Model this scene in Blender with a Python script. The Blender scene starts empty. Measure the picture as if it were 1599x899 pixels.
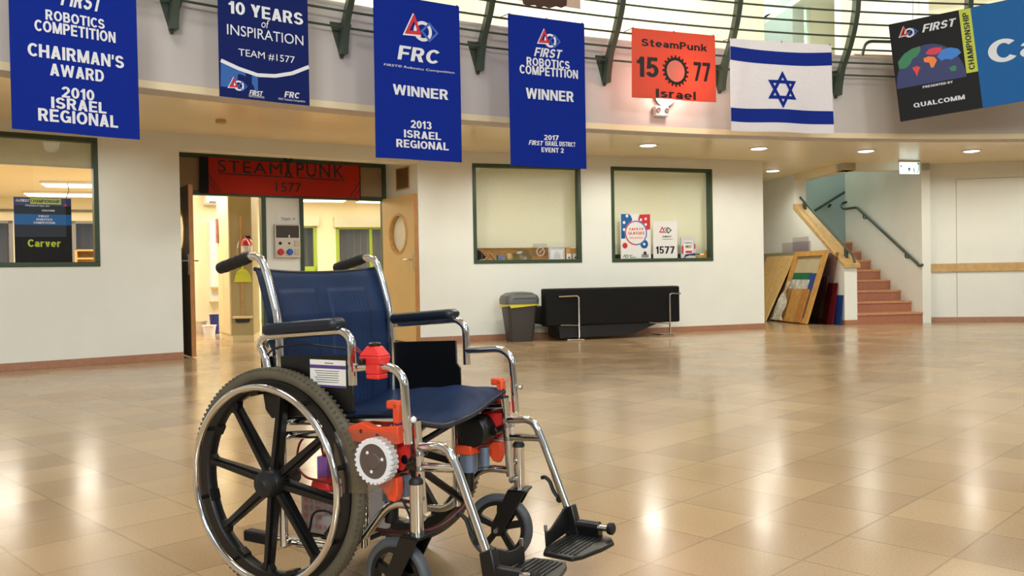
import bpy, bmesh, math, random
import numpy as np
from mathutils import Vector, Matrix
random.seed(7)
C = bpy.context.scene.collection
PI = math.pi

# ------------------------------------------------------------------ camera
CF, CP, CR, CH = 1357.127, 0.0160633, 0.01726625, 0.84607     # focal length in px of 1599, pitch down, roll, eye height
_f = np.array([0, math.cos(CP), -math.sin(CP)])
_r0 = np.array([1.0, 0, 0]); _d0 = np.array([0, -math.sin(CP), -math.cos(CP)])
_r = math.cos(CR) * _r0 + math.sin(CR) * _d0
_d = -math.sin(CR) * _r0 + math.cos(CR) * _d0
cam = bpy.data.objects.new('camera', bpy.data.cameras.new('camera')); C.objects.link(cam)
cam.data.sensor_width = 36; cam.data.lens = CF * 36 / 1599; cam.data.clip_start = .05; cam.data.clip_end = 200
cam.matrix_world = Matrix(((_r[0], -_d[0], -_f[0], 0), (_r[1], -_d[1], -_f[1], 0), (_r[2], -_d[2], -_f[2], CH), (0, 0, 0, 1)))
S = bpy.context.scene; S.camera = cam

# ------------------------------------------------------------------ world, lights, exposure
S.view_settings.view_transform = 'Standard'; S.view_settings.look = 'None'; S.view_settings.gamma = 1
S.view_settings.use_curve_mapping = False
S.view_settings.exposure = 0.0
w = bpy.data.worlds.new('world'); S.world = w; w.use_nodes = True
w.node_tree.nodes['Background'].inputs[0].default_value = (.75, .87, 1, 1)
w.node_tree.nodes['Background'].inputs[1].default_value = .85

def area(name, loc, size, power, col, rot=(0, 0, 0), sy=None):
    l = bpy.data.lights.new(name, 'AREA'); l.energy = power if power > 20 else 24; l.color = col; l.size = size
    if sy: l.shape = 'RECTANGLE'; l.size_y = sy
    o = bpy.data.objects.new(name, l); C.objects.link(o); o.location = loc; o.rotation_euler = rot
    return o
WARM = (1, .86, .66); NEUT = (1, .96, .88)
area('atrium_light', (-2, 3, 6.6), 2.2, 138, NEUT)
area('atrium_light', (4, 4, 6.6), 2.2, 138, NEUT)
area('atrium_light', (9, 1, 6.6), 2.2, 138, NEUT)
area('atrium_light', (1, -4, 6.6), 2.2, 138, NEUT)
area('rear_fill_light', (-1, -7, 4.6), 3.0, 470, (.95, 1, .97), (math.radians(68), 0, math.radians(8)), 1.2)  # added fill pair behind the camera, brightens the facade walls
area('rear_fill_light', (8, -9, 4.6), 3.0, 470, (.95, 1, .97), (math.radians(68), 0, math.radians(-5)), 1.2)
area('upper_gallery_fill', (1.5, 12.0, 6.4), 1.0, 205, (1, .97, .86), (0, 0, 0), 1.0)
area('upper_gallery_fill', (4.2, 14.4, 6.6), .8, 60, (.86, 1, .94))  # fill added to brighten the gallery recess
area('upper_gallery_fill', (-4, 9.5, 6.4), 1.0, 165, (1, .97, .86), (0, 0, 0), 1.0)
area('upper_gallery_fill', (7, 12.6, 6.4), 1.0, 165, (1, .97, .86), (0, 0, 0), 1.0)

# ------------------------------------------------------------------ helpers
def ray(px, py):
    return _r * (px - 799.5) / CF + _d * (py - 449.5) / CF + _f
EYE = np.array([0, 0, CH])
def ground(px, py, z=0.0):
    d = ray(px, py); return EYE + d * ((z - CH) / d[2])
class Frame:
    "a vertical plane: local x along it, y away from the viewer, z up"
    def __init__(s, o, a):
        s.o = np.array(o[:2], float); s.a = a
        s.x = np.array([math.cos(a), math.sin(a)]); s.y = np.array([-math.sin(a), math.cos(a)])
    def hit(s, px, py, d=0.0):
        D = ray(px, py); o = s.o + s.y * d; t = (o @ s.y) / (D[:2] @ s.y); Q = EYE + D * t
        return (Q[:2] - s.o) @ s.x, Q[2]
    def world(s, u, d=0, z=0):
        q = s.o + s.x * u + s.y * d; return Vector((q[0], q[1], z))
    def loc(s, p):
        q = np.array(p[:2]) - s.o; return q @ s.x, q @ s.y
def between(a, b): return Frame(a, math.atan2(b[1] - a[1], b[0] - a[0]))
WORLD = Frame((0, 0), 0)

def lin(c):
    return tuple((v / 255 / 12.92 if v <= 10.3 else ((v / 255 + .055) / 1.055) ** 2.4) for v in c) + (1,)
def mat(name, col, rough=.5, metal=0, emit=0, noise=0, nscale=20, bump=0, bscale=200, spec=.5, alpha=1, trans=0, ecol=None, sub=0):
    m = bpy.data.materials.new(name); m.use_nodes = True; nt = m.node_tree; b = nt.nodes['Principled BSDF']
    b.inputs['Base Color'].default_value = lin(col); b.inputs['Roughness'].default_value = rough
    b.inputs['Metallic'].default_value = metal; b.inputs['Specular IOR Level'].default_value = spec
    if trans: b.inputs['Transmission Weight'].default_value = trans
    b.inputs['Alpha'].default_value = alpha
    if emit:
        b.inputs['Emission Color'].default_value = lin(ecol or col); b.inputs['Emission Strength'].default_value = emit
    if noise or bump:
        tc = nt.nodes.new('ShaderNodeTexCoord')
    if noise:
        n = nt.nodes.new('ShaderNodeTexNoise'); n.inputs['Scale'].default_value = nscale; n.inputs['Detail'].default_value = 4
        nt.links.new(tc.outputs['Object'], n.inputs['Vector'])
        r = nt.nodes.new('ShaderNodeMapRange'); r.inputs['From Min'].default_value = .3; r.inputs['From Max'].default_value = .7
        r.inputs['To Min'].default_value = 1 - noise; r.inputs['To Max'].default_value = 1 + noise
        nt.links.new(n.outputs['Fac'], r.inputs['Value'])
        mx = nt.nodes.new('ShaderNodeMix'); mx.data_type = 'RGBA'; mx.blend_type = 'MULTIPLY'; mx.inputs['Factor'].default_value = 1
        mx.inputs['A'].default_value = lin(col); nt.links.new(r.outputs['Result'], mx.inputs['B'])
        nt.links.new(mx.outputs['Result'], b.inputs['Base Color'])
    if bump:
        n2 = nt.nodes.new('ShaderNodeTexNoise'); n2.inputs['Scale'].default_value = bscale
        nt.links.new(tc.outputs['Object'], n2.inputs['Vector'])
        bp = nt.nodes.new('ShaderNodeBump'); bp.inputs['Strength'].default_value = bump; bp.inputs['Distance'].default_value = .002
        nt.links.new(n2.outputs['Fac'], bp.inputs['Height']); nt.links.new(bp.outputs['Normal'], b.inputs['Normal'])
    return m
def glassmat(name, tint=(1, 1, 1, 1), refl=1.0, rough=0.0):
    m = bpy.data.materials.new(name); m.use_nodes = True; nt = m.node_tree; nt.nodes.clear()
    out = nt.nodes.new('ShaderNodeOutputMaterial'); mx = nt.nodes.new('ShaderNodeMixShader')
    t = nt.nodes.new('ShaderNodeBsdfTransparent'); t.inputs[0].default_value = tint
    g = nt.nodes.new('ShaderNodeBsdfGlossy'); g.inputs['Roughness'].default_value = rough
    fr = nt.nodes.new('ShaderNodeLayerWeight'); fr.inputs['Blend'].default_value = .5
    pw = nt.nodes.new('ShaderNodeMath'); pw.operation = 'POWER'; pw.inputs[1].default_value = 5; nt.links.new(fr.outputs['Facing'], pw.inputs[0])
    mu = nt.nodes.new('ShaderNodeMath'); mu.operation = 'MULTIPLY_ADD'; mu.inputs[1].default_value = .9; mu.inputs[2].default_value = .045 * refl
    nt.links.new(pw.outputs[0], mu.inputs[0]); nt.links.new(mu.outputs[0], mx.inputs[0])
    nt.links.new(t.outputs[0], mx.inputs[1]); nt.links.new(g.outputs[0], mx.inputs[2]); nt.links.new(mx.outputs[0], out.inputs[0])
    return m
def clothmat(name, col, through=.3):
    m = mat(name, col, .9, noise=.05, nscale=60, bump=.15, bscale=900, spec=.15)
    nt = m.node_tree; b = nt.nodes['Principled BSDF']; out = nt.nodes['Material Output']
    tr = nt.nodes.new('ShaderNodeBsdfTranslucent'); tr.inputs[0].default_value = lin(col)
    mx = nt.nodes.new('ShaderNodeMixShader'); mx.inputs[0].default_value = through
    nt.links.new(b.outputs[0], mx.inputs[1]); nt.links.new(tr.outputs[0], mx.inputs[2]); nt.links.new(mx.outputs[0], out.inputs[0])
    return m

def fillet(path, rad, n=6):
    P = [Vector(p) for p in path]; out = [P[0]]
    for i in range(1, len(P) - 1):
        a, b, c = P[i - 1], P[i], P[i + 1]; u = (a - b); v = (c - b)
        r = min(rad, u.length * .49, v.length * .49)
        p0 = b + u.normalized() * r; p1 = b + v.normalized() * r
        for k in range(n + 1):
            t = k / n; out.append(p0 * (1 - t) ** 2 + b * 2 * t * (1 - t) + p1 * t * t)
    out.append(P[-1]); return out
class MB:
    def __init__(s): s.v = []; s.f = []
    def add(s, vs, fs):
        n = len(s.v); s.v += [Vector(q) for q in vs]; s.f += [tuple(i + n for i in f) for f in fs]; return s
    def box(s, x0, x1, y0, y1, z0, z1):
        return s.hexa([(x0, y0, z0), (x1, y0, z0), (x1, y1, z0), (x0, y1, z0), (x0, y0, z1), (x1, y0, z1), (x1, y1, z1), (x0, y1, z1)])
    def hexa(s, p):
        return s.add(p, [(0, 3, 2, 1), (4, 5, 6, 7), (0, 1, 5, 4), (1, 2, 6, 5), (2, 3, 7, 6), (3, 0, 4, 7)])
    def prism(s, poly, vec):
        n = len(poly); P = [Vector(q) for q in poly]; v = Vector(vec)
        return s.add(P + [q + v for q in P], [tuple(range(n))[::-1], tuple(range(n, 2 * n))] + [(i, (i + 1) % n, n + (i + 1) % n, n + i) for i in range(n)])
    def tube(s, path, r, n=12, closed=False, caps=True, sx=1.0):
        P = [Vector(q) for q in path]; m = len(P)
        T = []
        for i in range(m):
            a = P[(i - 1) % m] if (closed or i > 0) else P[i]; b = P[(i + 1) % m] if (closed or i < m - 1) else P[i]
            T.append((b - a).normalized())
        ref = Vector((0, 0, 1)) if abs(T[0].z) < .9 else Vector((1, 0, 0))
        N = T[0].cross(ref).normalized(); rings = []
        rr = r if isinstance(r, (list, tuple)) else [r] * m
        for i in range(m):
            N = (N - T[i] * N.dot(T[i])).normalized(); B = T[i].cross(N)
            rings.append([P[i] + (N * math.cos(2 * PI * k / n) * sx + B * math.sin(2 * PI * k / n)) * rr[i] for k in range(n)])
        vs = [q for R in rings for q in R]; fs = []
        for i in range(m if closed else m - 1):
            j = (i + 1) % m
            for k in range(n): fs.append((i * n + k, i * n + (k + 1) % n, j * n + (k + 1) % n, j * n + k))
        if caps and not closed: fs += [tuple(range(n))[::-1], tuple((m - 1) * n + k for k in range(n))]
        return s.add(vs, fs)
    def cyl(s, a, b, r, n=16, r2=None): return s.tube([a, b], [r, r if r2 is None else r2], n)
    def lathe(s, prof, o, axis, n=32, closed=False):
        "prof: (radius, height along axis)"
        ax = Vector(axis).normalized(); ref = Vector((0, 0, 1)) if abs(ax.z) < .9 else Vector((1, 0, 0))
        X = ax.cross(ref).normalized(); Y = ax.cross(X); o = Vector(o); m = len(prof); vs = []; fs = []
        for r, h in prof:
            for k in range(n): vs.append(o + ax * h + (X * math.cos(2 * PI * k / n) + Y * math.sin(2 * PI * k / n)) * r)
        for i in range(m if closed else m - 1):
            j = (i + 1) % m
            for k in range(n): fs.append((i * n + k, i * n + (k + 1) % n, j * n + (k + 1) % n, j * n + k))
        if not closed:
            if prof[0][0] > 1e-6: fs.append(tuple(range(n)))
            if prof[-1][0] > 1e-6: fs.append(tuple((m - 1) * n + k for k in range(n))[::-1])
        return s.add(vs, fs)
    def grid(s, fn, nu, nv, thick=None):
        vs = [fn(i / nu, j / nv) for j in range(nv + 1) for i in range(nu + 1)]
        fs = [(j * (nu + 1) + i, j * (nu + 1) + i + 1, (j + 1) * (nu + 1) + i + 1, (j + 1) * (nu + 1) + i) for j in range(nv) for i in range(nu)]
        s.add(vs, fs)
        if thick:
            V = [Vector(q) + Vector(thick) for q in vs]; s.add(V, [f[::-1] for f in fs])
            b = len(s.v) - len(V); a = b - len(V); e = []
            e += [(i, i + 1) for i in range(nu)]; e += [(nv * (nu + 1) + i + 1, nv * (nu + 1) + i) for i in range(nu)]
            e += [((j + 1) * (nu + 1), j * (nu + 1)) for j in range(nv)]; e += [(j * (nu + 1) + nu, (j + 1) * (nu + 1) + nu) for j in range(nv)]
            s.f += [(a + q, a + p, b + p, b + q) for p, q in e]
        return s
    def sphere(s, c, r, n=16, sz=1.0):
        prof = [(r * math.sin(PI * k / (n // 2)), -r * sz * math.cos(PI * k / (n // 2))) for k in range(n // 2 + 1)]
        prof[0] = (1e-5, -r * sz); prof[-1] = (1e-5, r * sz)
        return s.lathe(prof, c, (0, 0, 1), n)
    def mesh(s, name, m, off=Vector((0, 0, 0)), bevel=0, sharp=38):
        me = bpy.data.meshes.new(name); me.from_pydata([v - off for v in s.v], [], s.f)
        bm = bmesh.new(); bm.from_mesh(me); bmesh.ops.recalc_face_normals(bm, faces=bm.faces); bm.to_mesh(me); bm.free()
        me.materials.append(m); me.polygons.foreach_set('use_smooth', [True] * len(me.polygons))
        me.set_sharp_from_angle(angle=math.radians(sharp)); me.update(); return me
def link(name, me, parent=None, bevel=0):
    o = bpy.data.objects.new(name, me); C.objects.link(o)
    if parent is not None: o.parent = parent
    if bevel:
        b = o.modifiers.new('bevel', 'BEVEL'); b.width = bevel; b.segments = 2; b.limit_method = 'ANGLE'; b.angle_limit = math.radians(50)
        b.harden_normals = False
    return o
def props(o, label=None, cat=None, group=None, kind=None):
    if label: o['label'] = label
    if cat: o['category'] = cat
    if group: o['group'] = group
    if kind: o['kind'] = kind
    return o
class Thing:
    def __init__(s, name, F, base, label, cat, group=None):
        s.off = Vector(base); s.root = bpy.data.objects.new(name, None); C.objects.link(s.root)
        s.root.empty_display_size = .1; s.root.location = F.world(base[0], base[1], base[2]); s.root.rotation_euler = (0, 0, F.a)
        props(s.root, label, cat, group)
    def part(s, name, mb, m, parent=None, bevel=0, label=None, sharp=38):
        o = link(name, mb.mesh(name, m, s.off, sharp=sharp), parent or s.root, bevel)
        if label: o['label'] = label
        return o
def solo(name, mb, m, F, base, label=None, cat=None, group=None, kind=None, bevel=0):
    o = link(name, mb.mesh(name, m, Vector(base)), None, bevel); o.location = F.world(base[0], base[1], base[2]); o.rotation_euler = (0, 0, F.a)
    return props(o, label, cat, group, kind)
def struct(name, mb, m, F=WORLD, bevel=0): return solo(name, mb, m, F, (0, 0, 0), kind='structure', bevel=bevel)

# --- flat lettering and marks
# heavy sans capitals and figures drawn from bars, slanted bars and arcs (cap height 1)
def heavy_font():
    TV, TH = .23, .18
    def r(x0, y0, x1, y1): return [(x0, y0), (x1, y0), (x1, y1), (x0, y1)]
    def d(x0, y0, x1, y1, wx=.25): return [(x0 - wx / 2, y0), (x0 + wx / 2, y0), (x1 + wx / 2, y1), (x1 - wx / 2, y1)]
    def a(cx, cy, rx, ry, a0, a1, n=18):
        o = []
        for k in range(n):
            p, q = (math.radians(a0 + (a1 - a0) * (k + e) / n) for e in (0, 1))
            o.append([(cx + rx * math.cos(p), cy + ry * math.sin(p)), (cx + rx * math.cos(q), cy + ry * math.sin(q)), (cx + (rx - TV) * math.cos(q), cy + (ry - TH) * math.sin(q)), (cx + (rx - TV) * math.cos(p), cy + (ry - TH) * math.sin(p))])
        return o
    st = r(0, 0, TV, 1); G = {}
    G['A'] = [d(.13, 0, .39, 1), d(.65, 0, .39, 1), r(.2, .18, .58, .34)]
    bowl = [r(.2, .82, .42, 1), r(.2, .39, .42, .56)] + a(.42, .695, .29, .305, -90, 90)
    G['P'] = [st] + bowl; G['R'] = [st] + bowl + [d(.62, 0, .42, .45, .26)]
    G['B'] = [st, r(.2, .82, .42, 1), r(.2, .42, .44, .59), r(.2, 0, .44, .18)] + a(.42, .71, .27, .29, -90, 90) + a(.44, .29, .30, .29, -90, 90)
    G['C'] = a(.42, .5, .42, .5, 42, 318, 28); G['O'] = a(.43, .5, .43, .5, 0, 360, 36); G['0'] = a(.34, .5, .34, .5, 0, 360, 36)
    G['D'] = [st, r(.2, .82, .36, 1), r(.2, 0, .36, .18)] + a(.36, .5, .40, .5, -90, 90)
    G['E'] = [st, r(.2, .82, .66, 1), r(.2, .41, .62, .58), r(.2, 0, .67, .18)]; G['F'] = [st, r(.2, .82, .66, 1), r(.2, .40, .6, .57)]
    G['G'] = a(.42, .5, .42, .5, 42, 330, 28) + [r(.44, .38, .82, .54), r(.62, .02, .82, .5)]
    G['H'] = [st, r(.55, 0, .78, 1), r(.2, .41, .6, .59)]; G['I'] = [st]; G['L'] = [st, r(.2, 0, .63, .18)]
    G['K'] = [st, d(.28, .40, .62, 1, .3), d(.64, 0, .36, .62, .3)]
    G['M'] = [r(0, 0, .21, 1), r(.74, 0, .95, 1), d(.475, 0, .13, 1, .24), d(.475, 0, .82, 1, .24)]; G['N'] = [r(0, 0, .21, 1), r(.56, 0, .77, 1), d(.65, 0, .12, 1, .24)]
    G['Q'] = G['O'] + [d(.84, -.04, .56, .28, .2)]
    G['S'] = a(.37, .705, .34, .295, 15, 270, 20) + a(.37, .295, .37, .295, -165, 90, 20)
    G['T'] = [r(0, .82, .72, 1), r(.245, 0, .475, 1)]; G['U'] = [r(0, .33, TV, 1), r(.54, .33, .77, 1)] + a(.385, .34, .385, .34, 180, 360)
    G['V'] = [d(.38, 0, .12, 1, .24), d(.38, 0, .64, 1, .24)]; G['Y'] = [d(.37, .38, .13, 1, .26), d(.37, .38, .61, 1, .26), r(.255, 0, .485, .42)]
    G['W'] = [d(.31, 0, .11, 1, .22), d(.31, 0, .575, 1, .2), d(.84, 0, .575, 1, .2), d(.84, 0, 1.04, 1, .22)]
    G['1'] = [r(.17, 0, .4, 1), [(0, .66), (.2, .66), (.2, .82), (0, .82)], d(.14, .74, .28, 1, .2)]
    G['2'] = a(.34, .69, .34, .31, -35, 172) + [d(.14, .12, .54, .56, .27), r(0, 0, .68, .18)]
    G['3'] = a(.33, .735, .31, .265, -90, 165) + a(.33, .29, .34, .29, -165, 90)
    G['5'] = [r(.08, .82, .62, 1), d(.14, .42, .2, 1, .2)] + a(.33, .33, .34, .33, -160, 140); G['7'] = [r(0, .82, .66, 1), d(.22, 0, .54, .86, .25)]
    G["'"] = [d(.06, .62, .09, 1, .16)]; G['#'] = [d(.14, 0, .3, 1, .13), d(.42, 0, .58, 1, .13), r(.02, .58, .7, .72), r(.0, .28, .68, .42)]
    G['n'] = [r(0, 0, .21, .72), r(.43, 0, .64, .42)] + a(.32, .41, .32, .31, 0, 150); G['u'] = [r(0, .3, .21, .72), r(.43, 0, .64, .72)] + a(.32, .31, .32, .31, 180, 350)
    G['m'] = [r(0, 0, .2, .72), r(.38, 0, .58, .42), r(.76, 0, .96, .42)] + a(.29, .43, .29, .29, 0, 150) + a(.67, .43, .29, .29, 0, 150)
    G['e'] = a(.34, .36, .34, .36, 0, 318, 24) + [r(.12, .29, .66, .42)]; G['o'] = a(.35, .36, .35, .36, 0, 360, 28)
    G['a'] = a(.27, .23, .27, .23, 0, 360, 24) + [r(.40, 0, .61, .44)] + a(.31, .43, .30, .29, 0, 155)
    G['t'] = [r(.12, .1, .34, .95), r(0, .57, .5, .72), r(.2, 0, .5, .15), d(.25, .02, .23, .14, .2)]; G['k'] = [r(0, 0, .21, 1), d(.26, .28, .5, .72, .26), d(.54, 0, .3, .44, .26)]
    G['s'] = a(.29, .515, .26, .205, 15, 270, 16) + a(.29, .215, .29, .215, -165, 90, 16); G['r'] = [r(0, 0, .21, .72)] + a(.31, .42, .31, .30, 55, 160)
    G['l'] = [r(0, 0, .21, 1)]; G['v'] = [d(.30, 0, .11, .72, .23), d(.30, 0, .49, .72, .23)]
    return G
HEAVY = heavy_font()
def heavy(txt, shear=0.0, space=1.0):
    x = 0; V = []; Fc = []
    for c in txt:
        if c == ' ': x += .34; continue
        P = HEAVY[c]; w_ = max(q[0] for p in P for q in p); l_ = min(q[0] for p in P for q in p)
        for p in P:
            Fc.append(tuple(range(len(V), len(V) + len(p)))); V += [(x + a_ - l_ + shear * b_, b_) for a_, b_ in p]
        x += w_ - l_ + .10 * space
    xs = [v[0] for v in V]; x0, x1 = min(xs), max(xs)
    return [((a_ - x0) / (x1 - x0), b_) for a_, b_ in V], Fc
_tc = {}
def glyphs(txt, bold=0.0, shear=0.0, space=1.0):
    k = (txt, bold, shear, space)
    if k not in _tc:
        cu = bpy.data.curves.new('t', 'FONT'); cu.body = txt; cu.size = 1; cu.offset = bold; cu.shear = shear; cu.space_character = space
        cu.resolution_u = 4
        o = bpy.data.objects.new('t', cu); C.objects.link(o); bpy.context.view_layer.update()
        me = bpy.data.meshes.new_from_object(o.evaluated_get(bpy.context.evaluated_depsgraph_get()))
        vs = [(v.co.x, v.co.y) for v in me.vertices]; fs = [tuple(p.vertices) for p in me.polygons]
        bpy.data.objects.remove(o); bpy.data.curves.remove(cu); bpy.data.meshes.remove(me)
        xs = [v[0] for v in vs]; ys = [v[1] for v in vs]
        x0, x1, y0, y1 = min(xs), max(xs), min(ys), max(ys)
        _tc[k] = ([((a - x0) / (x1 - x0), (b - y0) / (y1 - y0)) for a, b in vs], fs)
    return _tc[k]
class Flat:
    "2-D shapes (s, z) mapped to 3-D by fn"
    def __init__(s, fn): s.fn = fn; s.mb = MB()
    def add(s, pts, faces): s.mb.add([s.fn(a, b) for a, b in pts], faces); return s
    def poly(s, pts): return s.add(pts, [tuple(range(len(pts)))])
    def rect(s, x0, x1, z0, z1): return s.poly([(x0, z0), (x1, z0), (x1, z1), (x0, z1)])
    def gridrect(s, x0, x1, z0, z1, nx=20, nz=4, dz=None):
        dz = dz or (lambda x: 0)
        pts = [(x0 + (x1 - x0) * i / nx, z0 + (z1 - z0) * j / nz + dz(x0 + (x1 - x0) * i / nx)) for j in range(nz + 1) for i in range(nx + 1)]
        return s.add(pts, [(j * (nx + 1) + i, j * (nx + 1) + i + 1, (j + 1) * (nx + 1) + i + 1, (j + 1) * (nx + 1) + i) for j in range(nz) for i in range(nx)])
    def ring(s, outer, inner):
        n = len(outer); return s.add(list(outer) + list(inner), [(i, (i + 1) % n, n + (i + 1) % n, n + i) for i in range(n)])
    def disc(s, cx, cz, r, n=28, rz=None): return s.poly([(cx + r * math.cos(2 * PI * k / n), cz + (rz or r) * math.sin(2 * PI * k / n)) for k in range(n)])
    def annulus(s, cx, cz, r0, r1, a0=0, a1=2 * PI, n=36):
        o = [(cx + r1 * math.cos(a0 + (a1 - a0) * k / n), cz + r1 * math.sin(a0 + (a1 - a0) * k / n)) for k in range(n + 1)]
        i = [(cx + r0 * math.cos(a0 + (a1 - a0) * k / n), cz + r0 * math.sin(a0 + (a1 - a0) * k / n)) for k in range(n + 1)]
        return s.add(o + i, [(k, k + 1, n + 2 + k, n + 1 + k) for k in range(n)])
    def line(s, pts, wd):
        for (a, b), (c, d) in zip(pts[:-1], pts[1:]):
            l = math.hypot(c - a, d - b) or 1; nx, nz = -(d - b) / l * wd / 2, (c - a) / l * wd / 2
            s.poly([(a + nx, b + nz), (c + nx, d + nz), (c - nx, d - nz), (a - nx, b - nz)])
        return s
    def text(s, t, x0, x1, z0, z1, bold=0.0, shear=0.0, rot=False, space=1.0):
        vs, fs = heavy(t, shear, space) if bold >= .02 and all(c == ' ' or c in HEAVY for c in t) else glyphs(t, 0.0, shear, space)
        if rot: return s.add([(x1 - b * (x1 - x0), z0 + a * (z1 - z0)) for a, b in vs], fs)
        return s.add([(x0 + a * (x1 - x0), z0 + b * (z1 - z0)) for a, b in vs], fs)
def scaled(pts, k):
    cx = sum(p[0] for p in pts) / len(pts); cz = sum(p[1] for p in pts) / len(pts)
    return [(cx + (a - cx) * k, cz + (b - cz) * k) for a, b in pts]
def emblem(fr, fw, fb, cx, cz, h):
    "three linked outlines: red triangle, white ring, square; fr/fw/fb are Flats"
    wd = h * 1.25
    tri = [(cx - wd * .5, cz - h * .25), (cx + wd * .02, cz - h * .22), (cx - wd * .2, cz + h * .5)]
    fw.ring([(a - h * .05, b - h * .03) for a, b in scaled(tri, 1.12)], [(a - h * .03, b) for a, b in scaled(tri, .9)])
    fr.ring(tri, scaled(tri, .48))
    fw.annulus(cx + wd * .06, cz - h * .08, h * .24, h * .36)
    q = h * .36; sx, sz = cx + wd * .27, cz - h * .08
    sq = [(sx - q, sz), (sx, sz - q), (sx + q, sz), (sx, sz + q)]
    fb.ring(sq, scaled(sq, .68))

# ------------------------------------------------------------------ materials
M = {}
M['wall'] = mat('wall_paint', (233, 234, 225), .75, noise=.02, nscale=3, bump=.08, bscale=120)
M['fascia'] = mat('fascia_paint', (205, 198, 194), .7, noise=.02, nscale=3)
M['soffit'] = mat('soffit_panel', (248, 231, 190), .22, noise=.03, nscale=1.5, spec=.6)
M['upper'] = mat('upper_wall_paint', (236, 232, 208), .8)
M['inner'] = mat('workshop_paint', (240, 232, 200), .8)
M['skirt'] = mat('skirting_tile', (168, 120, 92), .35, noise=.12, nscale=40)
M['green'] = mat('dark_green_steel', (52, 72, 48), .4, noise=.05)
M['rail'] = mat('grey_green_steel', (66, 78, 66), .45, metal=.2)
M['lime'] = mat('lime_frame', (150, 178, 52), .4)
M['glass'] = glassmat('window_glass')
M['acrylic'] = glassmat('acrylic', (.88, .87, .85, 1), 2.0, .08)
M['wood'] = mat('pale_wood', (196, 160, 102), .45, noise=.12, nscale=14)
M['ply'] = mat('plywood', (214, 178, 112), .6, noise=.1, nscale=9)
M['pine'] = mat('pine_timber', (200, 150, 78), .5, noise=.15, nscale=14)
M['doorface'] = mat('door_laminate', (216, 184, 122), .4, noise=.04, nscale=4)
M['doordark'] = mat('shaded_door_and_dark_board', (74, 58, 42), .4, noise=.05, nscale=4)  # on the left leaf, shade beside the reveal is put into this colour
M['edge'] = mat('door_edge_timber', (176, 120, 66), .45, noise=.1)
M['chrome'] = mat('chrome', (228, 226, 222), .09, metal=1)
M['steel'] = mat('brushed_steel', (190, 188, 182), .28, metal=1)
M['black'] = mat('black_plastic', (12, 12, 13), .36)
M['satin'] = mat('black_painted_steel', (10, 10, 11), .32)
M['rubber'] = mat('black_rubber', (18, 18, 19), .55, bump=.2, bscale=300)
M['tyre'] = mat('grey_tyre_rubber', (88, 81, 66), .6, noise=.1, nscale=25, bump=.3, bscale=400)
M['ctyre'] = mat('caster_tyre_rubber', (74, 78, 84), .5, noise=.08, nscale=40)
M['vinyl'] = mat('navy_vinyl', (28, 46, 78), .5, spec=.25, noise=.18, nscale=9, bump=.3, bscale=260)
M['vinyl2'] = mat('dark_navy_vinyl', (16, 25, 40), .4, bump=.2, bscale=260)
M['red'] = mat('red_print_plastic', (226, 52, 48), .45, bump=.1, bscale=500)
M['orange'] = mat('orange_print_plastic', (230, 80, 42), .45, bump=.1, bscale=500)
M['white'] = mat('white_plastic', (232, 232, 236), .4)
M['paper'] = mat('white_paper', (236, 234, 230), .7)
M['ink'] = mat('dark_ink', (24, 24, 26), .6)
M['purple'] = mat('purple_plastic', (142, 92, 170), .4)
M['purpleink'] = mat('purple_ink', (86, 62, 128), .6)
M['bluebit'] = mat('blue_plastic', (40, 62, 150), .4)
M['motor'] = mat('motor_casing', (120, 136, 160), .35, metal=.6)
M['redwire'] = mat('red_wire', (150, 26, 22), .45)
M['blackwire'] = mat('black_wire', (18, 18, 18), .5)
M['brown'] = mat('brown_disc', (92, 78, 72), .4)
M['banner'] = clothmat('blue_banner_cloth', (17, 44, 148), .1)
M['bannerdk'] = clothmat('navy_banner_cloth', (24, 38, 100), .1)
M['bannerlt'] = mat('light_blue_print', (50, 98, 172), .85)
M['let'] = mat('white_lettering', (222, 226, 234), .8)
M['logored'] = mat('red_print', (206, 44, 54), .8)
M['logoblue'] = mat('blue_print', (60, 100, 190), .8)
M['oflag'] = clothmat('orange_flag_cloth', (232, 116, 94), .45)
M['hole'] = clothmat('pale_flag_cloth', (238, 170, 150), .4)
M['wflag'] = clothmat('white_flag_cloth', (248, 246, 250), .3)
M['bflag'] = clothmat('blue_flag_print', (34, 58, 160), .3)
M['redcloth'] = clothmat('red_transom_cloth', (186, 52, 38), .15)
M['sofa'] = mat('black_leather', (9, 8, 8), .6, spec=.25, bump=.15, bscale=90)
M['bin'] = mat('dark_grey_plastic', (66, 62, 60), .5)
M['binlid'] = mat('grey_plastic_lid', (96, 98, 98), .4)
M['yellow'] = mat('yellow_plastic_bag', (226, 214, 40), .4)
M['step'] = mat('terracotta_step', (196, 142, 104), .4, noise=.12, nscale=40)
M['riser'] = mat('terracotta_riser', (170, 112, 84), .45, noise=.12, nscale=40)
M['lamp'] = mat('lamp_diffuser', (255, 250, 240), .5, emit=6)
M['lampdim'] = mat('dim_lamp_diffuser', (255, 246, 230), .5, emit=1.6)
M['globe'] = mat('lamp_globe_glass', (255, 244, 214), .5, emit=5)
M['fluor'] = mat('fluorescent_diffuser', (255, 248, 228), .5, emit=4)
M['exit'] = mat('exit_sign_face', (226, 250, 248), .4, emit=1.1)
M['teal'] = mat('teal_print', (30, 160, 150), .5)
M['blind'] = clothmat('roller_blind_cloth', (236, 236, 216), .3)
M['signblack'] = mat('black_sign_print', (12, 12, 13), .5, spec=.2)
M['signblue'] = mat('bright_blue_sign_print', (8, 92, 160), .5, spec=.2)
M['signlime'] = mat('lime_sign_print', (186, 200, 46), .5)
M['globeblue'] = mat('deep_blue_print', (22, 36, 100), .5)
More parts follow.
